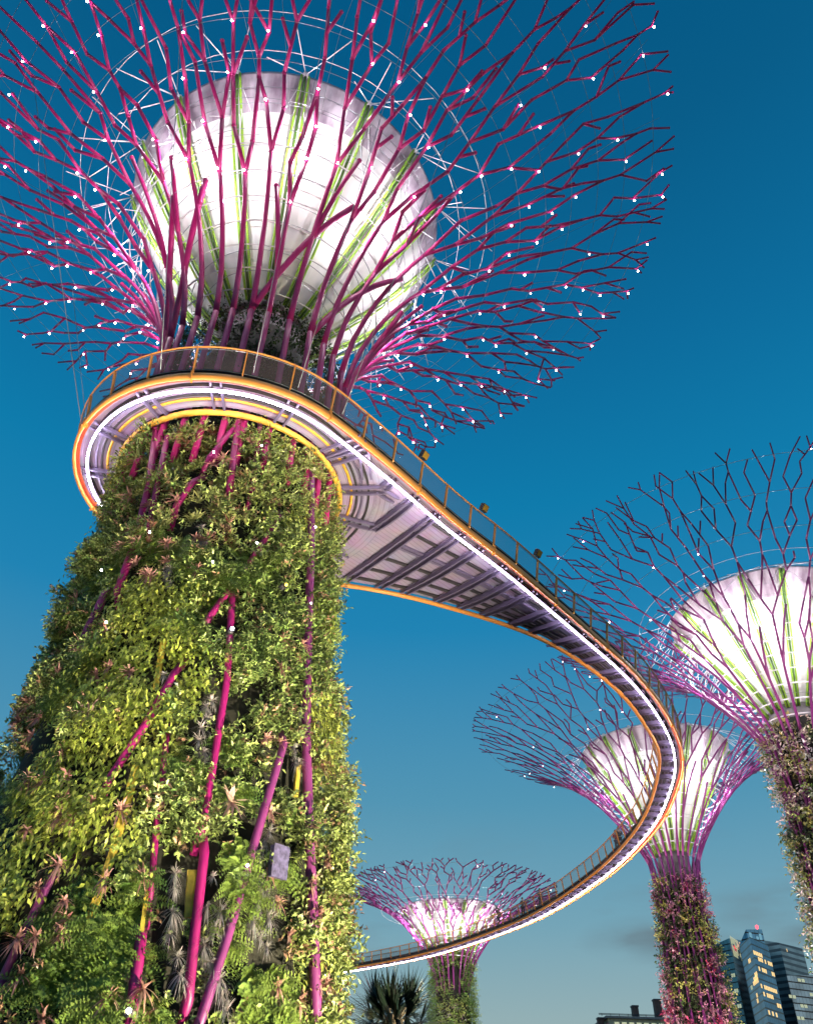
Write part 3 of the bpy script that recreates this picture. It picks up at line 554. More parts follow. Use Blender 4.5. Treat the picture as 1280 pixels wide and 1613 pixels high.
# violet box on the trunk
p = on_trunk(438, 1358, .32); t0, z0 = tz(p); nr = np.array([math.cos(t0), math.sin(t0), 0]); tg = np.array([-nr[1], nr[0], 0]); bx = empty('equipment_box', p)
tag(bx, 'small violet metal box fixed among the trunk plants', 'box')
m = MB(); m.box((0, 0, 0), tg * .21, nr * .07, np.array([0, 0, .34])); mv = mat('violet grey sheet', (.11, .09, .19), .5, var=.6, scale=9); o = m.obj('housing', mv, None, smooth=False); o.parent = bx
m = MB(); m.box(nr * .085, tg * .23, nr * .014, np.array([0, 0, .36])); o = m.obj('lid', mv, None, smooth=False); o.parent = bx
m = MB(); m.box(-nr * .2, tg * .04, nr * .14, np.array([0, 0, .04])); o = m.obj('bracket', DKSTEEL, None, smooth=False); o.parent = bx
for k, (px, py, am) in enumerate(((366, 990, 0), (451, 921, 1), (203, 1592, 0), (412, 702, 0), (337, 712, 0), (405, 855, 0), (390, 1363, 0), (335, 885, 0), (236, 838, 0), (490, 950, 0), (168, 980, 0), (497, 830, 0), (160, 898, 0))):
    p = on_trunk(px, py, .30); m = MB(); m.sphere(p, .05 if px in (366, 451, 203) else .03, 8, 6); m.obj('lamp', LAMPY if am else LAMPM, big)
    if px in (366, 451, 203): m = MB(); t0, _ = tz(p); m.tube([p - np.array([math.cos(t0), math.sin(t0), 0]) * .1, p - np.array([math.cos(t0), math.sin(t0), 0]) * .4], .09, 8); m.obj('lamp_housing', DKSTEEL, big)
#@@SKYWAY
DZ = 21.6
OUT = np.array([(-2.23, 19.72), (-.29, 21.95), (1.92, 24.67), (4.22, 27.16), (6.0, 29.24), (8.71, 32.52), (11.84, 36.44), (14.49, 40.73), (16.58, 45.31), (17.82, 50.47), (18.55, 59.0), (17.5, 71.0), (13.6, 86.0), (5.4, 101.5), (-4.19, 112.07), (-16, 121.5), (-30, 129)])
INN = np.array([(-7.1, 29.0), (-5.2, 28.9), (-2.6, 29.26), (-.18, 29.88), (2.34, 30.91), (4.48, 31.94), (6.6, 33.26), (8.96, 35.44), (11.35, 38.27), (13.43, 41.72), (15.41, 45.91)])
def spline(P, step=.25):
    P = np.asarray(P, float); Q = np.vstack([2 * P[0] - P[1], P, 2 * P[-1] - P[-2]]); o = []
    for i in range(len(P) - 1):
        n = max(2, int(np.linalg.norm(P[i + 1] - P[i]) / step)); a, b, c, d = Q[i:i + 4]
        for f in np.arange(n) / n: o.append(.5 * (2 * b + (c - a) * f + (2 * a - 5 * b + 4 * c - d) * f ** 2 + (3 * b - a - 3 * c + d) * f ** 3))
    o = np.array(o + [P[-1]])
    for _ in range(12): o[1:-1] = .25 * o[:-2] + .5 * o[1:-1] + .25 * o[2:]
    return o
def resamp(C, step):
    d = np.concatenate([[0], np.cumsum(np.linalg.norm(np.diff(C, axis=0), axis=1))]); s = np.linspace(0, d[-1], max(2, int(d[-1] / step)) + 1); return np.stack([np.interp(s, d, C[:, k]) for k in range(2)], 1)
def normals(C):
    t = unit(np.gradient(C, axis=0)); return np.stack([t[:, 1], -t[:, 0]], 1)     # to the right of travel (outside)
ph = np.radians(np.arange(95, 322, 3)); ring_out = MA + 5.7 * np.stack([np.cos(ph), np.sin(ph)], 1)
outer = resamp(spline(np.vstack([ring_out[:-1:3], OUT])), .4); nO = normals(outer)
# inner edge: measured flare first, then parallel to the outer edge
far = outer[np.argmin(np.linalg.norm(outer - [17.82, 50.47], axis=1)):]; nf = normals(far); inner = resamp(spline(np.vstack([INN, (far - nf * 1.42)[2::14], (far - nf * 1.42)[-1:]])), .4); nI = normals(inner)
sky_ = empty('skyway', (MA[0], MA[1], DZ)); tag(sky_, 'long curving aerial walkway with orange edges and a white light strip beneath', 'walkway')
Z3 = lambda C, z: np.column_stack([C, np.full(len(C), z)])
# soffit: annulus and the flaring wing and bridge
a = np.radians(np.arange(0, 361, 3)); cs = np.stack([np.cos(a), np.sin(a)], 1)
m = MB(); m.strip(Z3(MA + 5.62 * cs, DZ + .22), Z3(MA + 4.15 * cs, DZ + .22)); m.obj('ring_soffit', RIB, sky_, smooth=False)
aw = np.radians(np.arange(-24, 84, 3)); cw = np.stack([np.cos(aw), np.sin(aw)], 1); m = MB(); m.strip(Z3(MA + 6.05 * cw, DZ + .170), Z3(MA + 5.5 * cw, DZ + .170)); m.obj('ring_trim', RIB, sky_, smooth=False)
i0 = np.argmin(np.linalg.norm(outer - (MA + 5.7 * np.array([math.cos(math.radians(318)), math.sin(math.radians(318))])), axis=1)); oo = outer[i0:]
arc = np.radians(np.arange(318, 318 + 118, 3)); Barc = MA + 5.55 * np.stack([np.cos(arc), np.sin(arc)], 1)
ib = np.argmin(np.linalg.norm(inner - [-2.6, 29.26], axis=1)); bb = inner[ib:]
# pair: during the wing the outer point advances from the tangent to ~(1.3,24.5)
k1 = np.argmin(np.linalg.norm(oo - [1.35, 24.0], axis=1)); A1 = oo[np.linspace(0, k1, 40).astype(int)]; bl = np.vstack([Barc, np.linspace(Barc[-1], bb[0], 6)[1:]]); B1 = bl[np.linspace(0, len(bl) - 1, 40).astype(int)]
def along(C, n):
    d = np.concatenate([[0], np.cumsum(np.linalg.norm(np.diff(C, axis=0), axis=1))]); s = np.linspace(0, d[-1], n); return np.stack([np.interp(s, d, C[:, k]) for k in range(2)], 1)
A2 = oo[k1:]; B2 = []; j = 0                                                     # march the inner edge alongside
NB = len(A2)
dist = np.linalg.norm(A2 - [17.82, 50.47], axis=1); kf = int(np.argmin(dist)); kb = int(np.argmin(np.linalg.norm(bb - (A2[kf] - normals(A2)[kf] * 1.42), axis=1)))
Bn = along(bb[:kb + 1], kf + 1); B2 = np.vstack([Bn, along(bb[kb:], NB - kf)[1:]])
wz = np.column_stack([np.zeros((40, 2)), np.linspace(.218, .185, 40) + DZ]); m = MB(); m.strip(np.column_stack([A1 - normals(A1) * .08, wz[:, 2]]), np.column_stack([B1, wz[:, 2] - .004])); m.obj('wing_soffit', RIB, sky_, smooth=False)
m = MB(); m.strip(Z3(A2 - normals(A2) * .08, DZ + .212), Z3(B2, DZ + .212)); m.obj('bridge_soffit', RIB, sky_, smooth=False)
m = MB(); m.strip(Z3(MA + 5.62 * cs, DZ + .42), Z3(MA + 4.15 * cs, DZ + .42)); m.strip(Z3(A1, DZ + .416), Z3(B1, DZ + .416)); m.strip(Z3(A2, DZ + .412), Z3(B2, DZ + .412)); m.obj('walkway_deck', DKSTEEL, sky_, smooth=False)
# edge beams
ringc = np.vstack([outer[:1]]); full = Z3(outer, DZ)
m = MB(); m.sweep(full, nO, [(.07, -.10), (.07, .14), (.02, .17), (-.04, .14), (-.04, -.10), (.02, -.13)]); m.obj('outer_edge_beam', ORANGE, sky_)
m = MB(); m.sweep(full, nO, [(-.06, -.03), (-.06, .04), (-.16, .04), (-.16, -.03)]); m.obj('edge_angle', REDOX, sky_, smooth=False)
m = MB(); m.tube(Z3(inner, DZ - .02), .105, 10); m.obj('inner_edge_tube', ORANGE, sky_)
m = MB(); m.ring(MA, 4.1, DZ, .11, 96, 10); m.obj('ring_edge_tube', YELLOW, sky_)
m = MB(); m.sweep(Z3(MA + 4.5 * cs[:-1], DZ + .15), cs[:-1], [(0, 0), (.09, 0), (.09, .05), (0, .05)], True); m.obj('ring_inner_strip', YELLOW, sky_)
for k in range(6, len(outer) - 2, 12):               # flange plates at the section joints
    m = MB(); m.box((*outer[k], DZ + .02), np.array([nO[k][1], -nO[k][0], 0]) * -.025, np.array([*nO[k], 0]) * .10, (0, 0, .20)); m.obj('joint_flange', ORANGE, sky_, smooth=False)
# light strip
led = outer - nO * .46; m = MB()
for k in range(0, len(led) - 4, 4): q_ = Z3(led[k:k + 5], DZ - .15); q_[0] += (q_[1] - q_[0]) * .09; q_[-1] -= (q_[-1] - q_[-2]) * .09; m.tube(q_, .027, 8)
m.obj('light_strip', LEDM, sky_)
m = MB(); m.sweep(Z3(led, DZ - .08), nO, [(-.05, 0), (.05, 0), (.05, .04), (-.05, .04)]); m.obj('strip_channel', STEELP, sky_, smooth=False)
# purlins under the soffit
for fr in (.14, .30, .44, .47, .62, .78, .92):
    m = MB(); C = A2 * (1 - fr) + B2 * fr; m.sweep(Z3(C, DZ + .10), normals(C), [(-.06, 0), (.06, 0), (.06, .10), (-.06, .10)]); m.obj('purlin', DKSTEEL if fr not in (.44, .47) else STEELP, sky_, smooth=False)
for rr in (4.75, 4.95, 5.2):
    m = MB(); m.sweep(Z3(MA + rr * cs[:-1], DZ + .12), cs[:-1], [(-.035, 0), (.035, 0), (.035, .08), (-.035, .08)], True); m.obj('purlin', DKSTEEL if rr != 4.95 else STEELP, sky_, smooth=False)
# cross beams: pairs of channels, bellied under
def beam(p, q, gap=.13, w2=.036, dp=.15):
    m = MB(); d = unit(q - p); n = np.array([-d[1], d[0]]); L_ = np.linalg.norm(q - p)
    for sg in (-1, 1):
        pr = [];
        for t in np.linspace(0, 1, 7):
            c = p + (q - p) * t + n * sg * gap; dep = .08 + dp * math.sin(PI * min(1, max(0, t * .95 + .02))) ** .8
            pr.append([(*(c - n * w2), DZ + .10), (*(c + n * w2), DZ + .10), (*(c + n * w2), DZ + .10 - dep), (*(c - n * w2), DZ + .10 - dep)])
        v = np.array(pr).reshape(-1, 3); f = [(i * 4 + k, i * 4 + (k + 1) % 4, i * 4 + 4 + (k + 1) % 4, i * 4 + 4 + k) for i in range(6) for k in range(4)] + [(3, 2, 1, 0), (24, 25, 26, 27)]; m.add(v, f)
    return m
dA = np.concatenate([[0], np.cumsum(np.linalg.norm(np.diff(A2, axis=0), axis=1))]); s = 0.; nb = 0; BP = []
while s < dA[-1] - 1 and nb < 95:
    i = int(np.searchsorted(dA, s)); BP.append((A2[i] - normals(A2)[i] * .3, B2[i])); s += 1.36; nb += 1
_d = unit(BP[0][1] - BP[0][0]); _t = unit(A2[3] - A2[0])
for k_ in (1, 2):                                      # two more beside the collar, stopping on the ring
    p_ = BP[0][0] - _t * 1.3 * k_; w_ = p_ - MA; b_ = w_ @ _d; q2 = b_ * b_ - (w_ @ w_ - 5.75 ** 2); l_ = -b_ - math.sqrt(q2) if q2 > 0 else 5.2
    BP.append((p_, p_ + _d * l_))
for p_, q_ in BP: beam(p_, q_).obj('cross_beam', STEELP, sky_, smooth=False)
for deg in list(range(105, 330, 28)) + [335, 357, 20, 45, 70]:
    d = np.array([math.cos(math.radians(deg)), math.sin(math.radians(deg))]); beam(MA + d * (5.45 if deg < 325 and deg > 90 else 5.9), MA + d * 3.98, .17, .035, .07).obj('ring_beam', STEELP, sky_, smooth=False)
for da, db in ((335, (-1.5, 22.4)), (357, (-.4, 23.6))):
    d = np.array([math.cos(math.radians(da)), math.sin(math.radians(da))]); beam(MA + d * 5.6, np.array(db), .16, .04, .07).obj('ring_beam', STEELP, sky_, smooth=False)
# railings
RAILH = 1.08
def railing(C, nrm, lean, step, name):
    d = np.concatenate([[0], np.cumsum(np.linalg.norm(np.diff(C, axis=0), axis=1))]); s = .3; P = []
    while s < d[-1]:
        i = int(np.searchsorted(d, s)); i = min(i, len(C) - 1); P.append((C[i], nrm[i])); s += step
    top = C + nrm * lean
    m = MB(); m.tube(Z3(top, DZ + .25 + RAILH), .035, 6); m.obj('handrail', ORANGE, sky_)
    m = MB(); m.strip(Z3(C + nrm * .02, DZ + .33), Z3(C + nrm * (lean * .93), DZ + .2 + RAILH)); m.obj('railing_mesh', MESHP, sky_)
    m = MB(); m.tube(Z3(C + nrm * .015, DZ + .33), .016, 4); m.tube(Z3(C + nrm * (lean * .95), DZ + .16 + RAILH), .014, 4); m.obj('railing_wire', WIRE, sky_)
    return P
posts = [(c, n, .16) for c, n in railing(outer, nO, .16, 1.62, 'o')] + [(c, n, -.16) for c, n in railing(inner[ib + 6:], nI[ib + 6:], -.16, 1.62, 'i')]
posts.sort(key=lambda q: q[0][1]); extra = MB(); npst = 0
for c, n, ln in posts:
    t = np.array([-n[1], n[0]]); mm_ = MB() if npst < 100 else extra; dd = np.array([n[0] * ln, n[1] * ln, RAILH]) / 2; sg = 1 if ln > 0 else -1
    mm_.box(np.array([*(c + n * ln / 2), DZ + .23 + RAILH / 2]), np.array([*t, 0]) * .02, np.array([*n, 0]) * .05, dd)
    if npst < 100: mm_.obj('railing_post', ORANGE, sky_, smooth=False)
    npst += 1
if extra.n: tag(extra.obj('railing_post', ORANGE, sky_, smooth=False), kind='stuff')
for px, py in ((658, 725), (751, 806), (838, 880)):
    b_ = at_z(px, py, DZ + 1.55); i = int(np.argmin(np.linalg.norm(outer - b_[:2], axis=1))); c = np.array([*(outer[i] + nO[i] * .2), DZ + 1.5]); nn = np.array([*nO[i], 0]); tt = np.array([-nn[1], nn[0], 0]); up = np.array([0, 0, 1.])
    m = MB(); m.box(c + up * .17, tt * .16, unit(nn * .8 - up * .5) * .10, unit(up * .8 + nn * .5) * .15); m.tube([c - up * .1, c + up * .1], .035, 6); fo = m.obj('floodlight', DKSTEEL, sky_, smooth=False)
    m = MB(); m.box(c + up * .17 + unit(nn * .8 - up * .5) * .108, tt * .14, unit(nn * .8 - up * .5) * .006, unit(up * .8 + nn * .5) * .13); m.obj('lens', mat('amber lens', (.5, .28, .05), .2), fo, smooth=False)
for k, deg in enumerate((120, 165, 215, 255, 285, 300, 318)):
    d = np.array([math.cos(math.radians(deg)), math.sin(math.radians(deg))]); m = MB(); m.tube([np.array([*(MA + d * 5.85), DZ + .3]), SM.P(.62 + .03 * (k % 3), math.radians(deg), -.1)], .014, 4); m.obj('suspension_cable', WIRE, sky_)
#@@FAR
tr_r = lambda z: np.interp(z, [0, 10, 18, 25, 28], [2.8, 2.5, 2.25, 2.25, 2.1])
right, SR = supertree('tall supertree with white flowered trunk cut off by the picture edge', np.array([28.9, 55.]), (2.5, 26.6), (18.4, 39.6), (1.6, 28.9, 7.2, 37.1), 26, 11, 40, trunkr=tr_r, core_r=1.8, rb=.11, rtip=.05, ntip=84, pipe_out=-.12)
tr_m = lambda z: np.interp(z, [0, 12, 20, 25, 29], [3.4, 2.65, 2.2, 1.85, 1.6])
mid, SMi = supertree('supertree with red and pink flowered trunk standing behind the walkway bend', np.array([28., 85.]), (2.45, 27.2), (19.8, 41.7), (1.5, 28.0, 7.7, 38.6), 26, 13, 24, trunkr=tr_m, core_r=1.5, rb=.115, rtip=.055, ntip=80, glow=.85)
tr_s = lambda z: np.interp(z, [0, 14, 20, 24, 28], [3.2, 2.55, 2.3, 2.3, 2.1])
small, SS = supertree('shortest and farthest supertree with plain green trunk under the low end of the walkway', np.array([7.6, 115.]), (2.7, 22.8), (13.9, 31.8), (1.6, 23.6, 6.6, 29.1), 24, 17, 14, trunkr=tr_s, core_r=1.7, rb=.115, rtip=.07, ntip=70, pipe_out=-.5, glow=.95)
for root, ax, tr, z1, n, pal, sd in ((right, (28.9, 55), tr_r, 28, 2600, [((.16, .23, .06), 2.8, 'b'), ((.66, .54, .47), 2.6, 'b'), ((.36, .36, .11), 2.2, 'b'), ((.05, .07, .03), 1.5, 'b')], 61),
                                      (mid, (28, 85), tr_m, 25.6, 2200, [((.50, .05, .13), 3, 'b'), ((.62, .28, .34), 2.4, 'b'), ((.07, .10, .03), 2.2, 'b'), ((.48, .46, .12), 2, 'b')], 62),
                                      (small, (7.6, 115), tr_s, 24.6, 3000, [((.14, .23, .05), 4, 'a'), ((.30, .38, .09), 4, 'a'), ((.4, .32, .3), .7, 'b')], 63)):
    m = MB(); zz = np.linspace(0, z1, 20); m.lathe(ax, np.stack([tr(zz) - .25, zz], 1), 32); m.obj('trunk_core', DARK, root)
    planted(root, ax, lambda z, tr=tr: tr(z) - .05, 3, z1, int(n * 1.15), .30, pal, sd, 'foliage', .22, flower=1)
    a0 = math.atan2(-ax[1], -ax[0])
    for da in (-.8, .6):
        s_ = np.array([ax[0] + 12 * math.cos(a0 + da), ax[1] + 12 * math.sin(a0 + da), .4]); spot(s_, (ax[0], ax[1], 15), 27000, (1, .9, .85), 75, .6, .2)
    S_ = {id(right): SR, id(mid): SMi, id(small): SS}[id(root)]
    for k in range(6):
        a = 2 * PI * k / 6; r_, z_ = S_.rz(.02); point((ax[0] + (r_ + 2.0) * math.cos(a), ax[1] + (r_ + 2.0) * math.sin(a), z_ - 1.2), 80 if root is not small else 22, (1, .62, .9), .04)
#@@CITY
def facade(name, col, fl, mw, band=.3, rough=.15, bcol=(.02, .025, .03)):
    m = bpy.data.materials.new(name); m.use_nodes = True; t = m.node_tree; b = t.nodes['Principled BSDF']; b.inputs['Roughness'].default_value = rough; b.inputs['Metallic'].default_value = .7
    u = t.nodes.new('ShaderNodeUVMap'); s = t.nodes.new('ShaderNodeSeparateXYZ'); t.links.new(u.outputs[0], s.inputs[0])
    def mth(op, a, bb=None):
        n = t.nodes.new('ShaderNodeMath'); n.operation = op
        for k, v in enumerate((a, bb)):
            if v is None: continue
            if isinstance(v, (int, float)): n.inputs[k].default_value = v
            else: t.links.new(v, n.inputs[k])
        return n.outputs[0]
    l1 = mth('LESS_THAN', mth('FRACT', mth('DIVIDE', s.outputs[1], fl)), band); l2 = mth('LESS_THAN', mth('FRACT', mth('DIVIDE', s.outputs[0], mw)), .12); ln = mth('MAXIMUM', l1, mth('MULTIPLY', l2, .5))
    n = t.nodes.new('ShaderNodeTexNoise'); n.inputs['Scale'].default_value = .08; t.links.new(u.outputs[0], n.inputs[0]); r = t.nodes.new('ShaderNodeValToRGB'); t.links.new(n.outputs[0], r.inputs[0])
    r.color_ramp.elements[0].position = .35; r.color_ramp.elements[1].position = .65; r.color_ramp.elements[0].color = (*[c * .7 for c in col], 1); r.color_ramp.elements[1].color = (*[c * 1.3 for c in col], 1)
    mx = t.nodes.new('ShaderNodeMix'); mx.data_type = 'RGBA'; t.links.new(ln, mx.inputs[0]); t.links.new(r.outputs[0], mx.inputs[6]); mx.inputs[7].default_value = (*bcol, 1); t.links.new(mx.outputs[2], b.inputs['Base Color']); return m
WINL = mat('lit office window', (1, .8, .5), emit=(1, .62, .22), strength=1.1); WINP = mat('pale lit window', (1, .9, .7), emit=(.85, .85, .45), strength=.45); BEAC = mat('red beacon', (1, .1, .1), emit=(1, .04, .06), strength=6)
rw = random.Random(5)
def tower(label, corners, tops, fac, wins, beacons=(), name='office_tower'):
    """corners: plan points in order (first ones face the camera); tops: roof height per corner"""
    C = np.array(corners, float); n = len(C); base = C.mean(0); root = empty(name, (base[0], base[1], 0)); tag(root, label, 'tower')
    for i in range(n):
        j = (i + 1) % n; m = MB(); wd = np.linalg.norm(C[j] - C[i]); k = 1
        m.add([(*C[i], 0), (*C[j], 0), (*C[j], tops[j]), (*C[i], tops[i])], [(0, 1, 2, 3)], uv=[(0, 0), (wd, 0), (wd, tops[j]), (0, tops[i])]); m.obj('facade', fac, root, smooth=False)
    m = MB(); m.add([(*C[i], tops[i]) for i in range(n)], [tuple(range(n))]); m.obj('roof', DKSTEEL, root, smooth=False)
    for (i, f0, f1, z, h, mt) in wins:
        j = (i + 1) % n; d = C[j] - C[i]; nn = unit(np.array([d[1], -d[0]])); nn = nn if nn @ (-C[i]) > 0 else -nn; wl = np.linalg.norm(d)
        nbay = max(2, int((f1 - f0) * wl / 2.4)); m = MB(); h *= .72
        for b in range(nbay):
            if 0 < b < nbay - 1 and rw.random() < .22: continue
            g0 = f0 + (f1 - f0) * (b + .1) / nbay; g1 = f0 + (f1 - f0) * (b + .9) / nbay; p, q = C[i] + d * g0 + nn * .15, C[i] + d * g1 + nn * .15; m.add([(*p, z), (*q, z), (*q, z + h), (*p, z + h)], [(0, 1, 2, 3)])
        m.obj('window', mt, root, smooth=False)
    for (x, y, z) in beacons: m = MB(); m.sphere((x, y, z), 1.1, 8, 6); m.tube([(x, y, z - 4), (x, y, z)], .25, 5); m.obj('beacon', BEAC, root)
def P2(px, py, D): q = at_y(px, py, D); return (q[0], q[1]), q[2]
def zpx(px, py, D): return at_y(px, py, D)[2]
def plan(*items):
    cs, ts = [], []
    for px, py, D in items: (c, t) = P2(px, py, D); cs.append(c); ts.append(t)
    return cs, ts
GB = facade('blue glass', (.10, .27, .42), 3.9, 3.2, .22); GD = facade('dark striped glass', (.62, .66, .68), 4.2, 4000, .45, .3, (.12, .13, .15)); GT = facade('teal glass', (.09, .22, .28), 3.9, 3.0, .18); GG = facade('grey glass', (.22, .31, .38), 4.2, 3.0, .2)
# left tower with sloping roof
cs, ts = plan((1118, 1491, 640), (1147, 1478, 625), (1166, 1481, 650), (1136, 1492, 690)); tower('dark teal office tower with lit green side, left of the blue one', cs, ts, GT, [(1, .1, .95, zpx(1155, 1486 + 5.2 * k, 640), 3.0, WINP) for k in range(6)] + [(0, .75, .95, zpx(1140, 1540 + 24 * k, 630), 3, WINP) for k in range(3)], [(cs[2][0] - 2, cs[2][1] - 8, zpx(1160, 1489, 640))])
# central tower
cs, ts = plan((1163, 1490, 600), (1187, 1508, 570), (1213, 1509, 590), (1190, 1500, 640)); low = zpx(1187, 1482, 580)
ts = [zpx(1163, 1490, 600), low, low, zpx(1190, 1486, 640)]
wl = []
for py, a, b in ((1517, .2, 1), (1533, .1, 1), (1561, .0, .9), (1573, .05, .6), (1601, .1, .6), (1509, 0, .5), (1584, .7, .95)): wl.append((1, a, b, zpx(1200, py, 580), 3.2, WINL))
for py, a, b in ((1548, .6, .95), (1553, .5, .95), (1543, .75, .98), (1518, .5, .7), (1556, .25, .4), (1572, .55, .65), (1580, .5, .62)): wl.append((0, a, b, zpx(1175, py, 585), 3.2, WINL if rw.random() < .7 else WINP))
tower('blue glass office tower with stepped crown and rows of warm lit windows', cs, ts, GB, wl)
cs, ts = plan((1163, 1488, 599), (1174, 1464, 592), (1199, 1464, 596), (1204, 1484, 610), (1190, 1486, 640)); ts = [zpx(1163, 1489, 599), zpx(1174, 1464, 592), zpx(1199, 1464, 596), zpx(1199, 1465, 596), zpx(1190, 1475, 640)]
CR = (cs, ts)
m_ = None
tower('narrow blue glass crown block with red beacon between the two dark towers', cs, ts, GB, [(1, .1, .9, zpx(1187, 1474, 593), 2.6, mat('blue lit window', (.4, .7, .8), emit=(.25, .5, .6), strength=.5)), (1, .1, .9, zpx(1187, 1479, 593), 2.6, mat('blue lit window', (.4, .7, .8), emit=(.25, .5, .6), strength=.5))], [(cs[2][0] - 3, cs[2][1], ts[2] + 1.5)])
cs, ts = plan((1200, 1481, 680), (1226, 1485, 670), (1263, 1494, 690), (1240, 1490, 740)); tower('grey striped office tower with slanting roof, right of the blue one', cs, ts, GD, [(1, .25, .28, zpx(1255, 1507, 690), 3, WINL), (1, .05, .5, zpx(1232, 1576, 680), 3, WINP)], )
cs, ts = plan((1238, 1537, 620), (1330, 1534, 640), (1330, 1534, 690), (1250, 1537, 690)); tower('low dark grey glass block at the right end of the skyline', cs, ts, GG, [(0, f, f + .12, zpx(1262, py, 625), 2.6, WINP) for f, py in ((.3, 1568), (.1, 1588), (.42, 1590), (.0, 1608), (.3, 1609), (.16, 1547), (-.05, 1575))])
# low rooftop building with chimneys
c0, h0 = P2(957, 1604, 160); c1, h1 = P2(1052, 1601, 165); lb = empty('low_building', ((c0[0] + c1[0]) / 2, c0[1], 0)); tag(lb, 'low flat roofed building with railings and stub chimneys behind the pink flowered trunk', 'building')
m = MB(); m.abox(c0[0], c1[0] + 2, c0[1], c0[1] + 14, 0, h0); m.obj('wall', mat('render wall', (.36, .36, .26), .8), lb, smooth=False)
m = MB(); m.abox(c0[0] - .4, c1[0] + 2.4, c0[1] - .4, c0[1] + 14.4, h0 + .01, h0 + .35); m.obj('roof', mat('roof edge', (.22, .22, .22), .7), lb, smooth=False)
hr = zpx(957, 1596.5, 160); m = MB()
for k in range(9): x = c0[0] - 1 + k * 1.5; m.tube([(x, c0[1], h0 + .3), (x, c0[1], hr)], .05, 5)
for hh in (hr, (hr + h0) / 2 + .2): m.tube([(c0[0] - 1.5, c0[1], hh), (c0[0] + 8, c0[1], hh), (c1[0] - 1.5, c0[1] + 1, hh + 1)], .05, 5)
m.obj('railing', DKSTEEL, lb)
for px, py, ww, ht in ((1000, 1586, .5, 2), (1035, 1576, .6, 3.5), (946, 1605, .5, 3)):
    q, zt = P2(px, py, 161); m = MB(); m.abox(q[0] - ww, q[0] + ww, q[1], q[1] + 1.2, zt - ht - 1.5, zt); ch = m.obj('chimney', mat('brown stack', (.10, .06, .05), .7), lb, smooth=False)
    m = MB(); m.abox(q[0] - ww * 1.15, q[0] + ww * 1.15, q[1] - .1, q[1] + 1.3, zt + .01, zt + .25); m.obj('cap', DKSTEEL, ch, smooth=False)
m = MB()
for k in range(9): x = c0[0] + 1 + k * 1.25; m.add([(x, c0[1] - .05, h0 - 1.1), (x + .8, c0[1] - .05, h0 - 1.1), (x + .8, c0[1] - .05, h0 - .5), (x, c0[1] - .05, h0 - .5)], [(0, 1, 2, 3)])
m.obj('window', WINP, lb, smooth=False)
# shrub clumps in front of the flowered trunk
def grassy(px, py, D, label, colr, seed, n=160, h=2.2):
    q, zt = P2(px, py, D); rg = np.random.default_rng(seed); Lf = Leaves(); p = np.array([q[0], q[1], zt - h]); B = p + rg.normal(0, 1, (n, 3)) * [.55, .55, .15]
    Lf.strap(B, unit(rg.normal(0, .3, (n, 3)) + [0, 0, 1]), np.broadcast_to(np.array([0, 0, -.6]), (n, 3)), rg.uniform(.6, 1.05, n) * h, .12, jit(colr, n), .25, 4)
    root = empty('small_tree', (p[0], p[1], 0)); tag(root, label, 'tree'); Lf.obj('crown', LEAF, root); m = MB(); m.tube([(p[0], p[1], 0), (p[0], p[1], p[2] + .3)], [.22, .12], 8); m.obj('trunk', BARK, root)
grassy(1056, 1597, 70, 'tan green tufted tree top in front of the pink flowered trunk', (.14, .15, .06), 1)
grassy(1078, 1600, 71, 'darker tufted tree top just right of the tan green one', (.06, .08, .05), 2)
# fan palm
def palm():
    base, zt = P2(618, 1618, 25); root = empty('fan_palm', (base[0], base[1], 0)); tag(root, 'dark fan palm with stiff pointed fronds at the foot of the big trunk', 'palm'); c = np.array([base[0], base[1], zt]); rg = np.random.default_rng(5)
    m = MB(); m.tube([(base[0], base[1], 0), (base[0], base[1], c[2])], [.22, .16], 10); m.obj('trunk', BARK, root)
    m = MB(); m.sphere(c + np.array([0, 0, -.15]), .32, 10, 7, (1, 1, 1.5)); m.obj('crown_heart', BARK, root)
    for k, (an, ti) in enumerate(((-30, 1.25), (25, 1.25), (65, 1.1), (-70, 1.1), (0, -1.2), (-100, .7), (-62, .2), (-38, -.3), (-12, .25), (14, -.2), (38, .3), (60, -.1), (82, .2), (-80, -.2), (2, .9), (50, .9), (-50, .9), (100, .5), (-20, -.9), (30, -.9), (115, -.2))):
        a_ = math.radians(an); d = np.array([math.sin(a_) * math.cos(ti), -math.sin(ti), math.cos(a_) * math.cos(ti)]); ln = rg.uniform(.45, .85); st = c + d * ln; Lf = Leaves(); n = 26
        side = unit(np.cross(d, unit(np.array([.2 * rg.normal(), -1., .3 + .2 * rg.normal()])))); a = np.linspace(-1.25, 1.25, n)[:, None]; D = unit(d * np.cos(a) + side * np.sin(a) + .03 * rg.normal(size=(n, 3)))
        Lf.strap(np.repeat(st[None], n, 0), D, np.broadcast_to(np.array([0, 0, -.25]), (n, 3)), rg.uniform(.8, 1.15, n) * (1.1 - .22 * np.abs(a[:, 0])), .075, jit((.016, .026, .02), n, .25), .15, 4)
        fo = Lf.obj('frond', LEAF, root); m = MB(); m.tube([c, st], .022, 6); m.obj('stalk', BARK, fo)
palm()
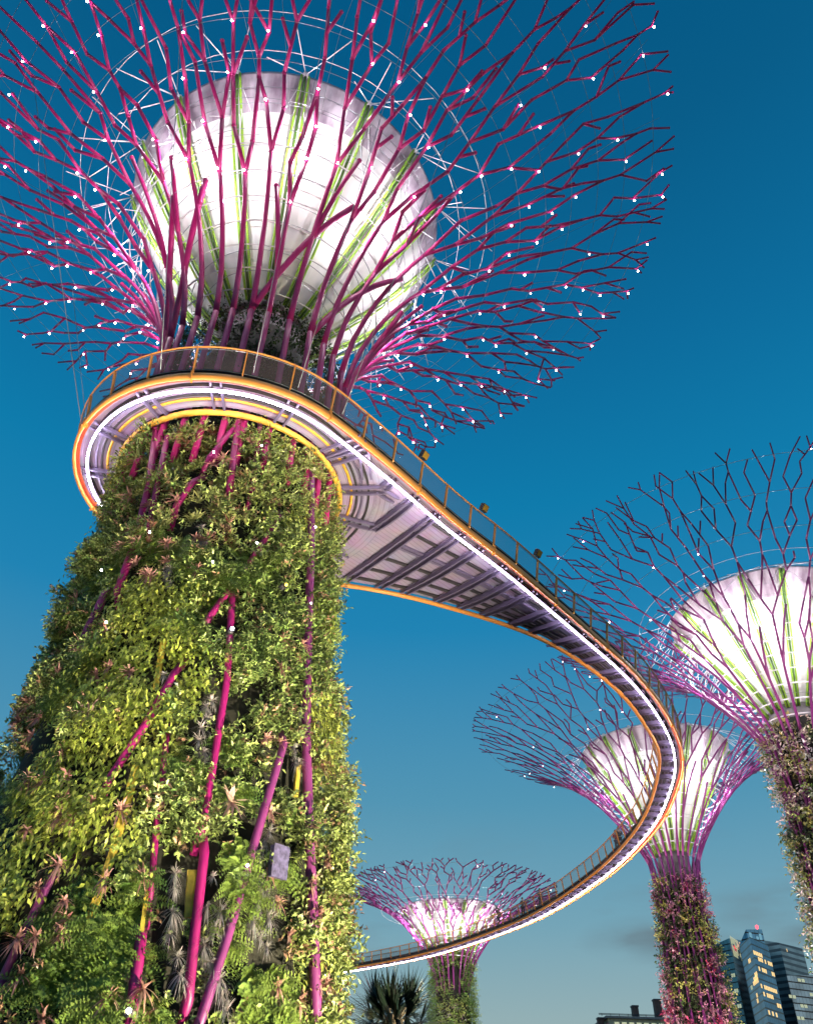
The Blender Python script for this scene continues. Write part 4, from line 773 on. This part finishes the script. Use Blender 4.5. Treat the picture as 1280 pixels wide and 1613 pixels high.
# pale feathery frond leaning from the trunk foot
rgf = np.random.default_rng(8); Lf = Leaves(); p0 = on_trunk(534, 1606, .2); d0 = unit(np.array([.85, -.25, .45])); ts_ = np.linspace(.05, 1, 26)[:, None]; P = p0 + d0 * ts_ * 1.05 + np.array([0, 0, -.55]) * ts_ ** 2; sd = unit(np.cross(d0, [0, -1, .3]))
for sg in (-1, 1): Lf.strap(P, sd * sg + d0 * .8, np.broadcast_to(np.array([0, 0, -.4]), (26, 3)), .34 * (1.05 - ts_[:, 0] * .7), .035, jit((.38, .36, .16), 26, .15), .35, 3)
tag(Lf.obj('fern_frond', LEAF, None, p0), 'pale feathery frond leaning out from the trunk foot over the palm', 'fern')
#@@PEOPLE
def person(p, face, label, shirt, trousers, hairc, lean=0., arm=.3):
    """one continuous skinned body; clothing and hair as children"""
    f = np.array([math.cos(face), math.sin(face), 0]); s_ = np.array([-f[1], f[0], 0]); up = np.array([0, 0, 1.]); X = lambda a, b, c: tuple(s_ * a + f * (b + lean * max(0, c - .9)) + up * c)
    J = {'pel': (0, 0, .95, .14), 'wst': (0, 0, 1.1, .125), 'chs': (0, .01, 1.32, .15), 'nk': (0, .0, 1.48, .055), 'hd0': (0, .02, 1.56, .075), 'hd1': (0, .02, 1.68, .085), 'hd2': (0, .01, 1.75, .05)}
    E_ = [('pel', 'wst'), ('wst', 'chs'), ('chs', 'nk'), ('nk', 'hd0'), ('hd0', 'hd1'), ('hd1', 'hd2')]
    for sg, n in ((-1, 'l'), (1, 'r')):
        J.update({n + 'hp': (sg * .09, 0, .88, .085), n + 'kn': (sg * .10, .03 * sg, .5, .06), n + 'an': (sg * .10, .02 * sg - .02, .09, .04), n + 'to': (sg * .11, .14 + .02 * sg, .03, .032), n + 'sh': (sg * .19, 0, 1.42, .06), n + 'el': (sg * .25, -.03, 1.14, .042), n + 'wr': (sg * .22, arm, 1.08, .03), n + 'ha': (sg * .21, arm + .09, 1.08, .035)})
        E_ += [('pel', n + 'hp'), (n + 'hp', n + 'kn'), (n + 'kn', n + 'an'), (n + 'an', n + 'to'), ('chs', n + 'sh'), (n + 'sh', n + 'el'), (n + 'el', n + 'wr'), (n + 'wr', n + 'ha')]
        for q in range(4): J[n + 'f%d' % q] = (sg * (.18 + .022 * q), arm + .17 - .012 * abs(q - 1), 1.07 - .01 * q, .009); E_.append((n + 'ha', n + 'f%d' % q))
        J[n + 'th'] = (sg * .16, arm + .11, 1.10, .010); E_.append((n + 'wr', n + 'th'))
    def skin(keys, edges, grow, name, material, parent, root_key):
        ks = list(keys); me = bpy.data.meshes.new(name); me.from_pydata([X(*J[k][:3]) for k in ks], [(ks.index(a), ks.index(b)) for a, b in edges], []); o = bpy.data.objects.new(name, me); COL.objects.link(o)
        md = o.modifiers.new('skin', 'SKIN'); sv = me.skin_vertices[0].data
        for i, k in enumerate(ks): sv[i].radius = (J[k][3] + grow,) * 2; sv[i].use_root = (k == root_key)
        o.modifiers.new('sub', 'SUBSURF').levels = 1; bpy.context.view_layer.update(); ev = o.evaluated_get(bpy.context.evaluated_depsgraph_get()); nm_ = bpy.data.meshes.new_from_object(ev); bpy.data.objects.remove(o)
        nm_.materials.clear(); nm_.materials.append(material); nm_.polygons.foreach_set('use_smooth', np.ones(len(nm_.polygons), bool)); q = bpy.data.objects.new(name, nm_); COL.objects.link(q)
        if parent: q.parent = parent
        return q
    body = skin(J.keys(), E_, 0, 'person', mat('skin', (.45, .27, .19), .5), None, 'pel'); body.location = p; tag(body, label, 'person')
    sk = [k for k in ('pel', 'wst', 'chs', 'lsh', 'rsh', 'lel', 'rel')]; skin(sk, [e for e in E_ if e[0] in sk and e[1] in sk], .016, 'shirt', mat('shirt', shirt, .8), body, 'pel')
    tk = ['pel', 'lhp', 'rhp', 'lkn', 'rkn', 'lan', 'ran']; skin(tk, [e for e in E_ if e[0] in tk and e[1] in tk], .014, 'trousers', mat('trousers', trousers, .8), body, 'pel')
    m = MB(); m.sphere(X(0, -.02, 1.70), .105, 10, 7, (1, 1, 1.0)); h = m.obj('hair', mat('hair', hairc, .6), None); h.parent = body
    return body
PP = [((1.0, 'red shirted person walking on the far bend of the walkway'), 972, (.45, .04, .05), (.05, .06, .1)), ((1.3, 'dark clothed person beside the red shirted one on the walkway'), 979, (.04, .04, .05), (.03, .03, .04)),
      ((1.2, 'dark clothed person at the lowest stretch of the walkway near the small supertree'), 786, (.03, .03, .04), (.03, .04, .07)), ((1.1, 'person in brown top on the walkway above the small bowl'), 824, (.14, .09, .07), (.04, .04, .05)), ((1.4, 'person in grey top on the walkway right of the small bowl'), 852, (.25, .25, .3), (.05, .05, .06))]
inpx = []
mid2 = .45 * outer[-len(B2):] + .55 * B2
def proj(P): d = (P - CAMP) @ AX; return CX + F * d[:, 0] / d[:, 2], CY + F * d[:, 1] / d[:, 2]
qx, qy = proj(Z3(mid2, DZ + .45)); farm = np.linalg.norm(mid2, axis=1) > 60
for (fc, lab), px, sh, tro in PP:
    i = int(np.argmin(np.where(farm, np.abs(qx - px), 1e9))); t_ = unit(mid2[min(i + 2, len(mid2) - 1)] - mid2[max(0, i - 2)]); person((mid2[i][0], mid2[i][1], DZ + .42), math.atan2(-t_[1], -t_[0]), lab, sh, tro, (.02, .015, .01), .0, .18)
